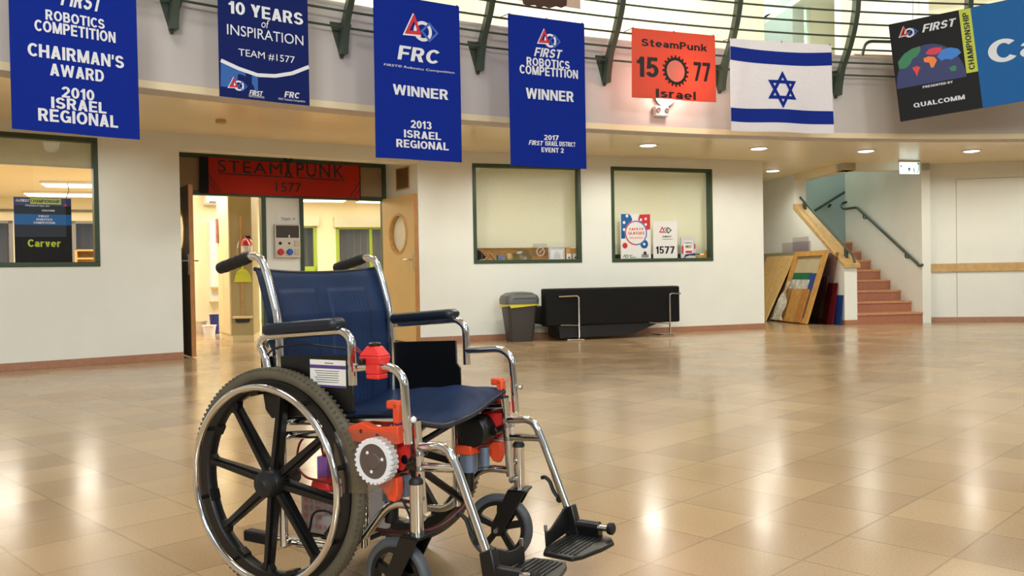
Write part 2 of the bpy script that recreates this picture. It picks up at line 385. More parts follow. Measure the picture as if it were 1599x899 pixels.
M['mapgreen'] = mat('green_print', (36, 122, 78), .5); M['mapred'] = mat('red_map_print', (226, 50, 44), .5)
M['maporange'] = mat('orange_map_print', (240, 130, 40), .5); M['mappink'] = mat('crimson_map_print', (206, 40, 70), .5)
M['mapblue'] = mat('sky_blue_print', (40, 120, 210), .5)
M['cab'] = mat('cream_cabinet_laminate', (226, 208, 160), .5); M['cabside'] = mat('shaded_cabinet_laminate', (176, 162, 116), .55)  # cabinet side has its shade put into the olive colour
M['extred'] = mat('extinguisher_red', (206, 40, 40), .35)
M['dust'] = mat('yellow_green_plastic', (216, 220, 50), .4)
M['dusk'] = mat('dusk_outdoor_panel', (104, 112, 134), .6)
M['grey'] = mat('grey_metal', (128, 126, 122), .45, metal=.4)
M['brownprint'] = mat('brown_print', (70, 46, 36), .8)
M['cloth2'] = clothmat('cream_picture_cloth', (214, 190, 172), .2)
M['teal_wall'] = mat('stairwell_paint', (206, 216, 208), .8)
M['smoke'] = glassmat('smoked_acrylic', (.72, .62, .62, 1), 1.0, .05)
M['clearsheet'] = glassmat('lilac_clear_sheet', (.93, .91, .93, 1), 1.0, .05)
M['clip'] = glassmat('clear_clip', (.8, .8, .8, 1), 2, .1)
M['boardblue'] = mat('blue_board', (40, 70, 140), .5); M['boardgreen'] = mat('green_board', (20, 110, 70), .5)

# floor: polished terrazzo tiles laid at 45 degrees
def floor_mat():
    m = bpy.data.materials.new('terrazzo_tiles'); m.use_nodes = True; nt = m.node_tree; N = nt.nodes; L = nt.links; b = N['Principled BSDF']
    geo = N.new('ShaderNodeNewGeometry'); ph = .78115
    def mth(op, a, bb=None):
        n = N.new('ShaderNodeMath'); n.operation = op
        for i, q in enumerate((a, bb)):
            if q is None: continue
            if isinstance(q, (int, float)): n.inputs[i].default_value = q
            else: L.new(q, n.inputs[i])
        return n.outputs[0]
    def coord(v, off, size):
        d = N.new('ShaderNodeVectorMath'); d.operation = 'DOT_PRODUCT'; d.inputs[1].default_value = v; L.new(geo.outputs['Position'], d.inputs[0])
        return mth('DIVIDE', mth('ADD', d.outputs['Value'], off), size)
    a = coord((math.cos(ph), -math.sin(ph), 0), .87, .3115); c = coord((math.sin(ph), math.cos(ph), 0), -2.368, .3125)
    g = None
    for q in (a, c):
        fr = mth('FRACT', q); e = mth('MINIMUM', fr, mth('SUBTRACT', 1.0, fr)); g = e if g is None else mth('MINIMUM', g, e)
    mr = N.new('ShaderNodeMapRange'); mr.inputs['From Min'].default_value = .004; mr.inputs['From Max'].default_value = .02; L.new(g, mr.inputs['Value'])
    cb = N.new('ShaderNodeCombineXYZ'); L.new(mth('FLOOR', a), cb.inputs[0]); L.new(mth('FLOOR', c), cb.inputs[1])
    wn = N.new('ShaderNodeTexWhiteNoise'); wn.noise_dimensions = '2D'; L.new(cb.outputs[0], wn.inputs['Vector'])
    cr = N.new('ShaderNodeValToRGB'); cr.color_ramp.elements[0].color = lin((164, 137, 103)); cr.color_ramp.elements[1].color = lin((184, 156, 117)); L.new(wn.outputs['Value'], cr.inputs[0])
    n1 = N.new('ShaderNodeTexNoise'); n1.inputs['Scale'].default_value = 130; n1.inputs['Detail'].default_value = 3; L.new(geo.outputs['Position'], n1.inputs['Vector'])
    n2 = N.new('ShaderNodeTexNoise'); n2.inputs['Scale'].default_value = 1.3; L.new(geo.outputs['Position'], n2.inputs['Vector'])
    r1 = N.new('ShaderNodeMapRange'); r1.inputs['From Min'].default_value = .3; r1.inputs['From Max'].default_value = .7; r1.inputs['To Min'].default_value = .88; r1.inputs['To Max'].default_value = 1.1; L.new(n1.outputs['Fac'], r1.inputs['Value'])
    r2 = N.new('ShaderNodeMapRange'); r2.inputs['From Min'].default_value = .3; r2.inputs['From Max'].default_value = .7; r2.inputs['To Min'].default_value = .93; r2.inputs['To Max'].default_value = 1.05; L.new(n2.outputs['Fac'], r2.inputs['Value'])
    gm = N.new('ShaderNodeMapRange'); gm.inputs['To Min'].default_value = .74; gm.inputs['To Max'].default_value = 1; L.new(mr.outputs[0], gm.inputs['Value'])
    k = mth('MULTIPLY', mth('MULTIPLY', r1.outputs[0], r2.outputs[0]), gm.outputs[0])
    mx = N.new('ShaderNodeMix'); mx.data_type = 'RGBA'; mx.blend_type = 'MULTIPLY'; mx.inputs['Factor'].default_value = 1
    L.new(cr.outputs[0], mx.inputs['A']); L.new(k, mx.inputs['B']); L.new(mx.outputs['Result'], b.inputs['Base Color'])
    rr = N.new('ShaderNodeMapRange'); rr.inputs['From Min'].default_value = .3; rr.inputs['From Max'].default_value = .7; rr.inputs['To Min'].default_value = .15; rr.inputs['To Max'].default_value = .25
    L.new(n2.outputs['Fac'], rr.inputs['Value']); L.new(rr.outputs[0], b.inputs['Roughness'])
    n3 = N.new('ShaderNodeTexNoise'); n3.inputs['Scale'].default_value = 4; L.new(geo.outputs['Position'], n3.inputs['Vector'])
    bp = N.new('ShaderNodeBump'); bp.inputs['Strength'].default_value = .06; bp.inputs['Distance'].default_value = .02; L.new(n3.outputs['Fac'], bp.inputs['Height']); L.new(bp.outputs[0], b.inputs['Normal'])
    b.inputs['Specular IOR Level'].default_value = .6
    return m
M['floor'] = floor_mat()

# ------------------------------------------------------------------ plan of the hall
P0, P1, P2, P3, P4 = ground(0, 580), ground(287, 560), ground(657, 536), ground(1194, 512.4), ground(1445, 502.7)
CEIL = 2.41
FA, FD, FB = Frame(P1, between(P0, P1).a), between(P1, P2), between(P2, P3)
LB = float(np.linalg.norm((P3 - P2)[:2])); LD = float(np.linalg.norm((P2 - P1)[:2]))
Q0 = ground(1339, 507); ST = Frame(Q0, math.atan2(.148, .989)); SW = Frame(Q0, ST.a + PI / 2)
FC = Frame(P4, math.atan2(-.2, 1))
cc = np.array([7.38, -5.37]); RF = 16.18
def arc(deg, R, z=0): return Vector((cc[0] + R * math.cos(math.radians(deg)), cc[1] + R * math.sin(math.radians(deg)), z))

struct('floor', MB().box(-16, 30, -26, 26, -.05, 0), M['floor'])

def wall_holes(x0, x1, z0, z1, holes, t=.2):
    xs = sorted({x0, x1, *[h[0] for h in holes], *[h[1] for h in holes]}); zs = sorted({z0, z1, *[h[2] for h in holes], *[h[3] for h in holes]})
    mb = MB()
    def solid(i, j):
        if not (0 <= i < len(xs) - 1 and 0 <= j < len(zs) - 1): return False
        cx, cz = (xs[i] + xs[i + 1]) / 2, (zs[j] + zs[j + 1]) / 2
        return not any(h[0] < cx < h[1] and h[2] < cz < h[3] for h in holes)
    for i in range(len(xs) - 1):
        for j in range(len(zs) - 1):
            if not solid(i, j): continue
            a, b, c, d = xs[i], xs[i + 1], zs[j], zs[j + 1]
            mb.add([(a, 0, c), (b, 0, c), (b, 0, d), (a, 0, d)], [(0, 1, 2, 3)]); mb.add([(a, t, c), (b, t, c), (b, t, d), (a, t, d)], [(3, 2, 1, 0)])
            if not solid(i - 1, j): mb.add([(a, 0, c), (a, t, c), (a, t, d), (a, 0, d)], [(0, 1, 2, 3)])
            if not solid(i + 1, j): mb.add([(b, 0, c), (b, t, c), (b, t, d), (b, 0, d)], [(3, 2, 1, 0)])
            if not solid(i, j - 1): mb.add([(a, 0, c), (b, 0, c), (b, t, c), (a, t, c)], [(0, 1, 2, 3)])
            if not solid(i, j + 1): mb.add([(a, 0, d), (b, 0, d), (b, t, d), (a, t, d)], [(3, 2, 1, 0)])
    return mb
WA = (-2.35, -.80, .995, 2.29)                   # window in the left wall (local s0, s1, z0, z1)
WB1 = (.712, 2.215, .985, 2.262); WB2 = (2.66, 4.235, .982, 2.27)
DEEP = .95
struct('wall_left', wall_holes(-6, 0, 0, CEIL + .05, [WA]), M['wall'], FA)
struct('wall_back', wall_holes(0, LB, 0, CEIL + .05, [WB1, WB2]), M['wall'], FB)
struct('wall_niche', MB().box(LB - .2, LB, .2, 4.2, 0, CEIL + .05), M['wall'], FB)
# doorway recess: head, reveals, soffit of the recess
struct('wall_doorway', wall_holes(.0, LD, 2.24, CEIL + .05, []), M['wall'], FD)
struct('wall_reveal_right', MB().box(LD, LD + .1, .0, 1.05, 0, 2.36), M['wall'], FD)
struct('wall_reveal_left', MB().box(-.1, .0, .02, 1.05, 0, 2.36), M['wall'], FD)
struct('ceiling_doorway', MB().box(-.1, LD + .1, .2, 1.05, 2.335, 2.43), M['wall'], FD)
struct('wall_right', wall_holes(0, 7, 0, CEIL + .05, []), M['wall'], FC)
for nm, F, a, b in (('baseboard_left', FA, -6, .0), ('baseboard_back', FB, 0, LB), ('baseboard_right', FC, .0, 7)):
    struct(nm, MB().box(a, b, -.012, .0, 0, .075), M['skirt'], F, bevel=.002)
struct('baseboard_niche', MB().box(LB, LB + .012, -.012, 4, 0, .075), M['skirt'], FB)

# soffit under the gallery
def ngon(pts, z0, z1):
    bm = bmesh.new(); vs = [bm.verts.new((p[0], p[1], z0)) for p in pts]; f = bm.faces.new(vs)
    r = bmesh.ops.extrude_face_region(bm, geom=[f]); bmesh.ops.translate(bm, vec=(0, 0, z1 - z0), verts=[e for e in r['geom'] if isinstance(e, bmesh.types.BMVert)])
    bmesh.ops.triangulate(bm, faces=[q for q in bm.faces if len(q.verts) > 4])
    mb = MB(); bm.verts.index_update(); mb.add([v.co.copy() for v in bm.verts], [tuple(v.index for v in q.verts) for q in bm.faces]); bm.free(); return mb
outer = [FA.world(-6, .1), FA.world(0, .1), FD.world(0, .1), FD.world(LD, .1), FB.world(0, .1), FB.world(LB - .05, .1), FB.world(LB - .05, 4.2), SW.world(4.2, .1), SW.world(0, .1), ST.world(1.06, 0), FC.world(0, .1), FC.world(7, .1)]
struct('ceiling', ngon([arc(a, RF) for a in np.arange(60, 153, 1.5)] + outer, CEIL, CEIL + .06), M['soffit'])
fas = MB(); A = np.arange(60, 153.1, .75)
fas.add([arc(a, R, z) for a in A for R, z in ((RF, CEIL - .004), (RF, 3.4), (RF + .25, 3.4), (RF + .25, CEIL - .004))],
        [(4 * i + k, 4 * i + 4 + k, 4 * i + 4 + (k + 1) % 4, 4 * i + (k + 1) % 4) for i in range(len(A) - 1) for k in range(4)])
struct('trim_1', fas, M['fascia'])
up = MB(); up.add([arc(a, R, z) for a in A for R, z in ((RF + .25, 3.4), (19.6, 3.4))], [(2 * i, 2 * i + 2, 2 * i + 3, 2 * i + 1) for i in range(len(A) - 1)])
struct('floor_gallery', up, M['upper'])
def cyl_angle(px, R):
    D = ray(px, 20); o = -cc; d = D[:2]; a = d @ d; b = 2 * o @ d; c_ = o @ o - R * R; t = (-b + math.sqrt(b * b - 4 * a * c_)) / (2 * a); Q = d * t - cc
    return math.degrees(math.atan2(Q[1], Q[0]))
RU = 18.9; ha, hb, hc = cyl_angle(1313, RU), cyl_angle(1193, RU), cyl_angle(1440, RU)
def ringwall(a0, a1, R, z0, z1, t=.15, n=None):
    n = n or max(2, int(abs(a1 - a0) / 2)); mb = MB(); V = []
    for k in range(n + 1):
        a = a0 + (a1 - a0) * k / n; V += [arc(a, R, z0), arc(a, R, z1), arc(a, R + t, z1), arc(a, R + t, z0)]
    mb.add(V, [(4 * i + k, 4 * i + 4 + k, 4 * i + 4 + (k + 1) % 4, 4 * i + (k + 1) % 4) for i in range(n) for k in range(4)] + [(0, 1, 2, 3), tuple(4 * n + k for k in (3, 2, 1, 0))])
    return mb
struct('wall_gallery', ringwall(hb, 153, RU, 3.4, 7), M['upper'])
struct('wall_gallery_right', ringwall(60, hc, RU, 3.4, 7), M['upper'])
struct('wall_gallery_recess', ringwall(hc - 1, hb + 1, RU + 2.2, 3.4, 7), M['teal_wall'])
struct('wall_gallery_pier', ringwall(hc, ha, RU + 1.0, 3.4, 7), M['upper'])
# rest of the atrium, behind and beside the viewer: pierced wall and a roof ring open to the sky
k = 0
for a in range(153, 420, 12):
    struct('wall_atrium', ringwall(a, a + 5, 19.2, 0, 7), M['wall'])
    struct('wall_atrium_sill', ringwall(a + 5, min(a + 12, 420), 19.2, 0, 3.0), M['wall'])
    struct('wall_atrium_head', ringwall(a + 5, min(a + 12, 420), 19.2, 6.0, 7), M['wall'])
rf = MB(); AA = np.arange(0, 360, 6)
rf.add([arc(a, R, z) for a in AA for R, z in ((8.5, 7), (22, 7), (22, 7.1), (8.5, 7.1))], [(4 * i + k, 4 * ((i + 1) % 60) + k, 4 * ((i + 1) % 60) + (k + 1) % 4, 4 * i + (k + 1) % 4) for i in range(60) for k in range(4)])
struct('ceiling_atrium', rf, M['fascia'])

# ------------------------------------------------------------------ windows of the workshop
def window(name, F, W, muntin=0):
    s0, s1, z0, z1 = W; t = .045
    mb = MB()
    for a in ((s0, s1, z0, z0 + t), (s0, s1, z1 - t, z1), (s0, s0 + t, z0 + t, z1 - t), (s1 - t, s1, z0 + t, z1 - t)): mb.box(a[0], a[1], -.012, .09, a[2], a[3])
    o = solo(name, mb, M['green'], F, (s0, 0, z0), kind='structure', bevel=.004)
    g = MB().add([(s0 + t, .03, z0 + t), (s1 - t, .03, z0 + t), (s1 - t, .03, z1 - t), (s0 + t, .03, z1 - t)], [(0, 1, 2, 3)])
    link('pane', g.mesh('pane', M['glass'], Vector((s0, 0, z0))), o)
    sill = MB().box(s0 + .01, s1 - .01, .09, .34, z0 - .03, z0 + .012)
    link('sill', sill.mesh('sill', M['green'], Vector((s0, 0, z0))), o)
    return o
window('window_1', FA, WA); window('window_2', FB, WB1); window('window_3', FB, WB2)
def blind(F, s0, s1, z0, z1, d, label):
    t = Thing('roller_blind', F, (s0, d, z0), label, 'blind', None)
    t.part('blind_cloth', MB().grid(lambda u, v: (s0 + (s1 - s0) * u, d + .004 * math.sin(9 * u), z0 + .02 + (z1 - z0 - .02) * v), 12, 2, (0, .003, 0)), M['blind'])
    t.part('bottom_bar', MB().box(s0, s1, d - .006, d + .01, z0, z0 + .022), M['blind'], bevel=.003)
    t.part('roller', MB().cyl((s0, d + .03, z1 + .01), (s1, d + .03, z1 + .01), .025), M['white'])
zA = FA.hit(130, 263, .16)[1]
blind(FA, WA[0] + .03, WA[1] - .03, zA, 2.30, .16, 'pale roller blind half drawn behind the left window')
zB = FB.hit(820, 387, .22)[1]
blind(FB, WB1[0] - .03, WB1[1] + .12, zB, 2.30, .22, 'cream roller blind drawn low over the window left of the sofa end')
zB2 = FB.hit(1000, 397, .22)[1]
blind(FB, WB2[0] - .03, WB2[1] + .12, zB2, 2.30, .22, 'cream roller blind behind the window with the safety posters')

# ------------------------------------------------------------------ workshop behind the wall
FI = Frame((-3.7, 18.5), math.radians(20.3))             # far wall of the workshop
wpts = [FA.world(-6, .2), FA.world(0, .2), FD.world(0, 1.0), FD.world(LD, 1.0), FB.world(.3, .25), FB.world(LB - .2, .25), FB.world(LB - .2, 7), FI.world(7, 0), FI.world(-12, 0)]
struct('ceiling_workshop', ngon(wpts, 2.45, 2.5), M['inner'])
W4 = (-.52, .22); 
def ihit(px, py, d=0): return FI.hit(px, py, d)
a0, a1 = ihit(455, 350)[0], ihit(494, 350)[0]; b0, b1 = ihit(524, 350)[0], ihit(640, 350)[0]; zt1, zt2 = ihit(480, 352)[1], ihit(560, 354)[1]
l0, l1 = ihit(-60, 345)[0], ihit(20, 345)[0]; m0, m1 = ihit(112, 345)[0], ihit(153, 345)[0]; zl = ihit(130, 345)[1]
struct('wall_workshop', wall_holes(-12, 7, 0, 2.5, [(l0, l1, .2, zl), (m0, m1, .2, zl), (a0, a1, .0, zt1), (b0, b1, .0, zt2)], .15), M['inner'], FI)
struct('wall_workshop_side', MB().box(0, .1, 0, 9.5, 0, 2.5), M['inner'], Frame(FB.world(LB - .2, .2), FB.a))
struct('wall_workshop_end', MB().box(-.1, 0, .2, 12, 0, 2.5), M['inner'], Frame(FA.world(-6, 0), FA.a - .2))
for i, (x0, x1, zt) in enumerate(((a0, a1, zt1), (b0, b1, zt2), (l0, l1, zl), (m0, m1, zl))):
    mb = MB(); t = .07; lo = 0 if i < 2 else .2
    bars = [(x0, x0 + t, lo, zt), (x1 - t, x1, lo, zt), (x0, x1, lo, lo + .08), (x0, x1, zt - .05, zt)]
    if i < 2: bars.append((x0, x1, .98 if i == 0 else .92, 1.08 if i == 0 else 1.02))
    if i == 1: xm = ihit(579, 380)[0]; bars.append((xm - .03, xm + .03, lo, zt))
    for q in bars: mb.box(q[0], q[1], -.02, .08, q[2], q[3])
    o = solo('window_%d' % (4 + i), mb, M['lime'] if i < 2 else M['grey'], FI, (x0, 0, lo), kind='structure')
    link('pane', MB().add([(x0, .04, lo), (x1, .04, lo), (x1, .04, zt), (x0, .04, zt)], [(0, 1, 2, 3)]).mesh('pane', M['glass'], Vector((x0, 0, lo))), o)
    gr = MB(); n = max(3, int((x1 - x0) / .14))
    for q in range(n + 1): gr.cyl((x0 + (x1 - x0) * q / n, .3, lo), (x0 + (x1 - x0) * q / n, .3, zt), .012, 6)
    link('grille', gr.mesh('grille', M['grey'], Vector((x0, 0, lo))), o)
    solo('outdoor_backdrop', MB().box(x0 - .3, x1 + .3, .6, .65, 0, zt + .3), M['dusk'], FI, (x0, .6, 0), kind='structure')  # flat backdrop with outdoor dusk put into its colour
for (x0, x1, zt, lab) in ((a0, a1, zt1, 'narrow cream blind box above the left green framed workshop window'), (b0, b1, zt2, 'wide cream blind box above the right green framed workshop window')):
    zz = ihit(560, 339)[1]
    solo('blind_box', MB().box(x0 - .05, x1 + .05, -.14, -.005, zt - .02, zz), M['blind'], FI, (x0, 0, zt), lab, 'blind', bevel=.01)
def fluor(px, py, ln, wd, label, F=FI):
    p = ground(px, py, 2.44); u, d = F.loc(p)
    t = Thing('fluorescent_light', F, (u, d, 2.41), label, 'ceiling light', 'workshop ceiling lights')
    t.part('housing', MB().box(u - ln / 2 - .03, u + ln / 2 + .03, d - wd / 2 - .03, d + wd / 2 + .03, 2.41, 2.447), M['white'])
    t.part('diffuser', MB().box(u - ln / 2, u + ln / 2, d - wd / 2, d + wd / 2, 2.398, 2.412), M['fluor'])
fluor(488, 311, 1.3, .35, 'lit ceiling panel seen through the right half of the doorway')
fluor(588, 313, .8, .3, 'lit ceiling panel deep behind the round window door')
fluor(128, 287, 1.1, .5, 'nearer lit ceiling panel seen through the left window')
fluor(105, 302, 1.3, .5, 'farther lit ceiling panel seen through the left window')
fluor(378, 303, .9, .3, 'lit ceiling panel above the tall cabinet')
area('workshop_light', (-7.6, 13.2, 2.38), 4.0, 260, (1, .96, .86))
area('workshop_light', (-3.0, 14.8, 2.38), 3.4, 260, (1, .93, .76))
area('workshop_light', (-4.2, 11.9, 2.38), .8, 60, (1, .9, .72))
area('workshop_light', (.6, 13.6, 2.38), 2.0, 70, (1, .96, .84))  # this one and the next are added to brighten the blinds from behind
area('workshop_light', (2.2, 14.0, 2.38), 1.6, 60, (1, .96, .84))

# ------------------------------------------------------------------ doorway fittings (local frame FD, recess plane at y = DEEP)
fr = MB(); g = .05
ZT = 1.875; ZH = 2.335
for a in ((.0, .05, 0, ZH), (LD - .05, LD, 0, ZH), (.05, LD - .05, ZH - .05, ZH), (.05, LD - .05, ZT - .03, ZT + .02), (1.155, 1.21, 0, ZT), (1.645, 1.69, 0, ZT)): fr.box(a[0], a[1], DEEP - .03, DEEP + .07, a[2], a[3])
struct('door_frame', fr, M['green'], FD, bevel=.004)
struct('wall_transom', MB().box(.05, LD - .05, DEEP, DEEP + .03, ZT + .02, ZH - .05), M['doordark'] and mat('transom_panel', (150, 124, 92), .5), FD)
struct('wall_sidelight', MB().box(1.21, 1.645, DEEP, DEEP + .04, 0, ZT - .03), M['wall'], FD)

def leaf(name, x, face, label, hinge_y, free_y, knob_y):
    "door leaf folded out square to the wall: thickness along x, length along y"
    mb = MB(); T = .045; n = 40; zc = 1.385; yc = (hinge_y + free_y) / 2; rr = .245; z0, z1 = .012, 1.868
    y0, y1 = min(hinge_y, free_y), max(hinge_y, free_y)
    ins = [(yc + rr * math.cos(2 * PI * k / n), zc + rr * math.sin(2 * PI * k / n)) for k in range(n)]
    outp = []
    for k in range(n):
        a = 2 * PI * k / n; c, s_ = math.cos(a), math.sin(a)
        tt = min([((y1 - yc) / c if c > 0 else (y0 - yc) / c) if abs(c) > 1e-6 else 9, ((z1 - zc) / s_ if s_ > 0 else (z0 - zc) / s_) if abs(s_) > 1e-6 else 9])
        outp.append((yc + c * tt, zc + s_ * tt))
    for (cy, cz) in ((y0, z0), (y0, z1), (y1, z0), (y1, z1)):
        i = min(range(n), key=lambda q: (outp[q][0] - cy) ** 2 + (outp[q][1] - cz) ** 2); outp[i] = (cy, cz)
    V = []
    for xx in (x, x + T):
        V += [(xx, a, b) for a, b in outp] + [(xx, a, b) for a, b in ins]
    F_ = []
    for k in range(n):
        j = (k + 1) % n
        F_ += [(k, j, n + j, n + k), (2 * n + k, 3 * n + k, 3 * n + j, 2 * n + j), (k, 2 * n + k, 2 * n + j, j), (n + k, n + j, 3 * n + j, 3 * n + k)]
    o = solo(name, mb.add(V, F_), face, FD, (x, hinge_y, 0), kind='structure'); off = Vector((x, hinge_y, 0))
    o['label'] = label
    link('edge_strip', MB().box(x - .001, x + T + .001, free_y - .004, free_y, z0, z1).mesh('edge_strip', M['edge'], off), o)
    ring = MB().lathe([(rr + .02, -.008), (rr + .02, T + .008), (rr - .012, T + .008), (rr - .012, -.008)], (x, yc, zc), (1, 0, 0), 40, True)
    link('porthole_ring', ring.mesh('porthole_ring', M['pine'], off), o)
    link('porthole_pane', MB().lathe([(rr, 0), (1e-4, 0)], (x + T / 2, yc, zc), (1, 0, 0), 40).mesh('porthole_pane', M['glass'], off), o)
    h = MB()
    for sg in (-1, 1):
        xx = x if sg < 0 else x + T
        h.box(xx - .006, xx + .006, knob_y - .02, knob_y + .02, .90, 1.12)
        h.tube(fillet([(xx, knob_y, 1.05), (xx + sg * .06, knob_y, 1.05), (xx + sg * .06, knob_y + (.12 if hinge_y > free_y else -.12), 1.05)], .02), .009, 8)
    link('handle', h.mesh('handle', M['steel'], off), o)
    return o
leaf('door_1', .085, M['doordark'], 'left door leaf, coloured as shaded, folded out against the doorway reveal', .93, .0, .06)
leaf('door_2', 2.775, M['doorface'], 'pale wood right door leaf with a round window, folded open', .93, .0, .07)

def grille():
    t = Thing('vent_grille', FD, (LD, .3, 1.98), 'slatted brown vent grille high on the doorway reveal', 'vent')
    fr_ = MB()
    for a in ((.22, .60, 1.955, 1.97), (.22, .60, 2.225, 2.24), (.22, .235, 1.97, 2.225), (.585, .60, 1.97, 2.225)): fr_.box(LD - .012, LD, a[0], a[1], a[2], a[3])
    t.part('frame', fr_, M['wood'])
    t.part('backing', MB().box(LD - .003, LD - .0005, .23, .59, 1.965, 2.23), mat('vent_backing', (96, 78, 56), .7))
    sl = MB()
    for k in range(14):
        z = 1.976 + k * .018; sl.hexa([(LD - .012, .235, z), (LD - .012, .585, z), (LD - .002, .585, z + .008), (LD - .002, .235, z + .008), (LD - .012, .235, z + .004), (LD - .012, .585, z + .004), (LD - .002, .585, z + .012), (LD - .002, .235, z + .012)])
    t.part('slats', sl, mat('vent_slat', (150, 120, 84), .5))
grille()

# cloth with the team name over the doors
def transom_cloth():
    d = DEEP - .045
    H = lambda x, y: FD.hit(x, y, d)
    s0, zb = H(312, 300); s1, _ = H(563, 308); zt = ZH - .035; zb = 1.868; sb = H(325.5, 270)[0]
    fn = lambda s, z, o=0: (s, d + .008 * math.sin(s * 7 + z * 3) - o, z)
    t = Thing('team_cloth', FD, (s0, d, zb), 'red cloth with black team lettering hung over the double door', 'banner')
    t.part('cloth', MB().grid(lambda u, v: fn(s0 + (s1 - s0) * u, zb + (zt - .02 * math.sin(PI * u) - zb) * v), 40, 8, (0, .003, 0)), M['redcloth'])
    k = Flat(lambda s, z: fn(s, z, .003))
    k.gridrect(s0, sb, zb, zt - .004, 3, 3); k2 = Flat(lambda s, z: fn(s, z, .003)); k2.rect(s1 - .012, s1, zb, zt - .004)
    L = Flat(lambda s, z: fn(s, z, .005))
    def tx(st, bl, tr, bold=.0, sp=1.0):
        a = H(*bl); b = H(*tr); L.text(st, a[0], b[0], a[1], b[1], bold, 0, False, sp)
    tx('STEAM', (340, 268), (440, 255), .004, 1.15); tx('PUNK', (463, 275), (536, 258), .004, 1.15); tx('1577', (431, 299), (470, 286))
    # serif feet on the capitals
    a = H(340, 270.5); b = H(537, 281.5); L.line([a, b], .012)
    for (p, q) in (((326, 273), (345, 300)), ((326, 283), (338, 300)), ((562, 283), (546, 307)), ((562, 294), (553, 307))): L.line([H(*p), H(*q)], .01)
    # spanner between the two words
    x0, zb_ = H(450, 277); _, z1 = H(450, 243); zt_ = z1; c = x0
    L.line([(c, zb_ + .05), (c, zt_ - .05)], .034)
    L.annulus(c, zt_ - .03, .024, .056, PI * .68, PI * 2.32, 20); L.annulus(c, zb_ + .03, .018, .044, -PI * .32, PI * 1.32, 20)
    t.part('border', k.mb, M['signblack']); t.part('border', k2.mb, M['signblack']); t.part('lettering', L.mb, M['ink'])
transom_cloth()

# electrics on the sidelight panel
def socket_panel():
    d = DEEP
    H = lambda x, y: FD.hit(x, y, d - .05)
    s0, z1 = H(428, 350); s1, z0 = H(469, 402)
    t = Thing('socket_panel', FD, (s0, d, z0), 'grey power socket panel with red and blue sockets between the doors', 'electrical panel')
    w_ = s1 - s0; h_ = z1 - z0
    t.part('case', MB().box(s0, s1, d - .07, d, z0, z1), mat('panel_case', (206, 198, 182), .5), bevel=.006)
    t.part('breaker_cover', MB().box(s0 + .05 * w_, s1 - .02, d - .078, d - .068, z0 + h_ * .6, z1 - .015), mat('smoked_cover', (70, 64, 56), .25), bevel=.003)
    t.part('latch', MB().box(s0 + .52 * w_, s0 + .57 * w_, d - .085, d - .076, z0 + h_ * .6, z0 + h_ * .68), M['white'])
    for nm, fx, m in (('red_socket', .2, M['extred']), ('blue_socket', .55, mat('socket_blue', (40, 96, 180), .4))):
        t.part(nm, MB().lathe([(.036, 0), (.04, .03), (.03, .045), (1e-4, .045)], (s0 + fx * w_, d - .068, z0 + h_ * .17), (0, -1, 0), 20), m)
    for fx, r in ((.2, .02), (.55, .014)):
        t.part('inlet', MB().lathe([(r, 0), (r, .008), (1e-4, .008)], (s0 + fx * w_, d - .068, z0 + h_ * .43), (0, -1, 0), 14), M['ink'])
    for fz in (.17, .43):
        t.part('outlet', MB().box(s0 + .76 * w_, s0 + .95 * w_, d - .082, d - .068, z0 + h_ * (fz - .09), z0 + h_ * (fz + .09)), mat('outlet_plate', (188, 180, 158), .4), bevel=.003)
    a, z1 = H(433, 330); b, z0 = H(467, 350)
    t = Thing('wall_notice', FD, (a, d, z0), 'small white notice with dark script above the socket panel', 'sign')
    t.part('card', MB().box(a, b, d - .006, d - .0005, z0, z1), M['paper'])
    L = Flat(lambda s, z: (s, d - .008, z)); ww = b - a
    L.text('\u05dc\u05de\u05e9\u05d7', a + ww * .22, a + ww * .66, z0 + (z1 - z0) * .30, z0 + (z1 - z0) * .58, .01)
    cx, cz = a + ww * .82, z0 + (z1 - z0) * .45
    for k in range(8): L.line([(cx + .006 * math.cos(k * PI / 4), cz + .006 * math.sin(k * PI / 4)), (cx + .018 * math.cos(k * PI / 4), cz + .018 * math.sin(k * PI / 4))], .004)
    t.part('lettering', L.mb, M['ink'])
socket_panel()

# just inside the left half of the doorway
K0, K1, K2 = ground(344.5, 528), ground(362.6, 534), ground(396.6, 533)
FK = between(K1, K2); FKL = between(K0, K1)
lk = float(np.linalg.norm((K2 - K1)[:2])); lkl = float(np.linalg.norm((K1 - K0)[:2]))
def cabinet():
    k0 = FK.loc(K0)
    pl = [(0, 0), (lk, 0), (lk, .75), (k0[0], k0[1] + .3), (k0[0], k0[1])]
    t = Thing('tall_cabinet', FK, (0, 0, 0), 'tall cream cabinet with a slanted front inside the doorway', 'cabinet')
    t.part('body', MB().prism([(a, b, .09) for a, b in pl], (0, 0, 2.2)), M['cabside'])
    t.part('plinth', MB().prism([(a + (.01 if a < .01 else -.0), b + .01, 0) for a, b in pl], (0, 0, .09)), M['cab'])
    ux, uy = (0 - k0[0]) / lkl, (0 - k0[1]) / lkl; nx, ny = uy, -ux
    P = lambda a, o, z: (k0[0] + ux * a + nx * o, k0[1] + uy * a + ny * o, z)
    for q0, q1 in ((.0, .5), (.5, 1.0)):
        a, b = lkl * q0 + .004, lkl * q1 - .004
        dr = t.part('door', MB().hexa([P(a, .018, .1), P(b, .018, .1), P(b, .0, .1), P(a, .0, .1), P(a, .018, 2.28), P(b, .018, 2.28), P(b, .0, 2.28), P(a, .0, 2.28)]), M['cab'])
        c = b - .05 if q0 == 0 else a + .05
        t.part('handle', MB().tube(fillet([P(c, .018, .95), P(c, .05, .95), P(c, .05, 1.09), P(c, .018, 1.09)], .012), .006, 8), M['steel'], dr)
cabinet()
def onk(px, py, d=0): return FK.hit(px, py, d)
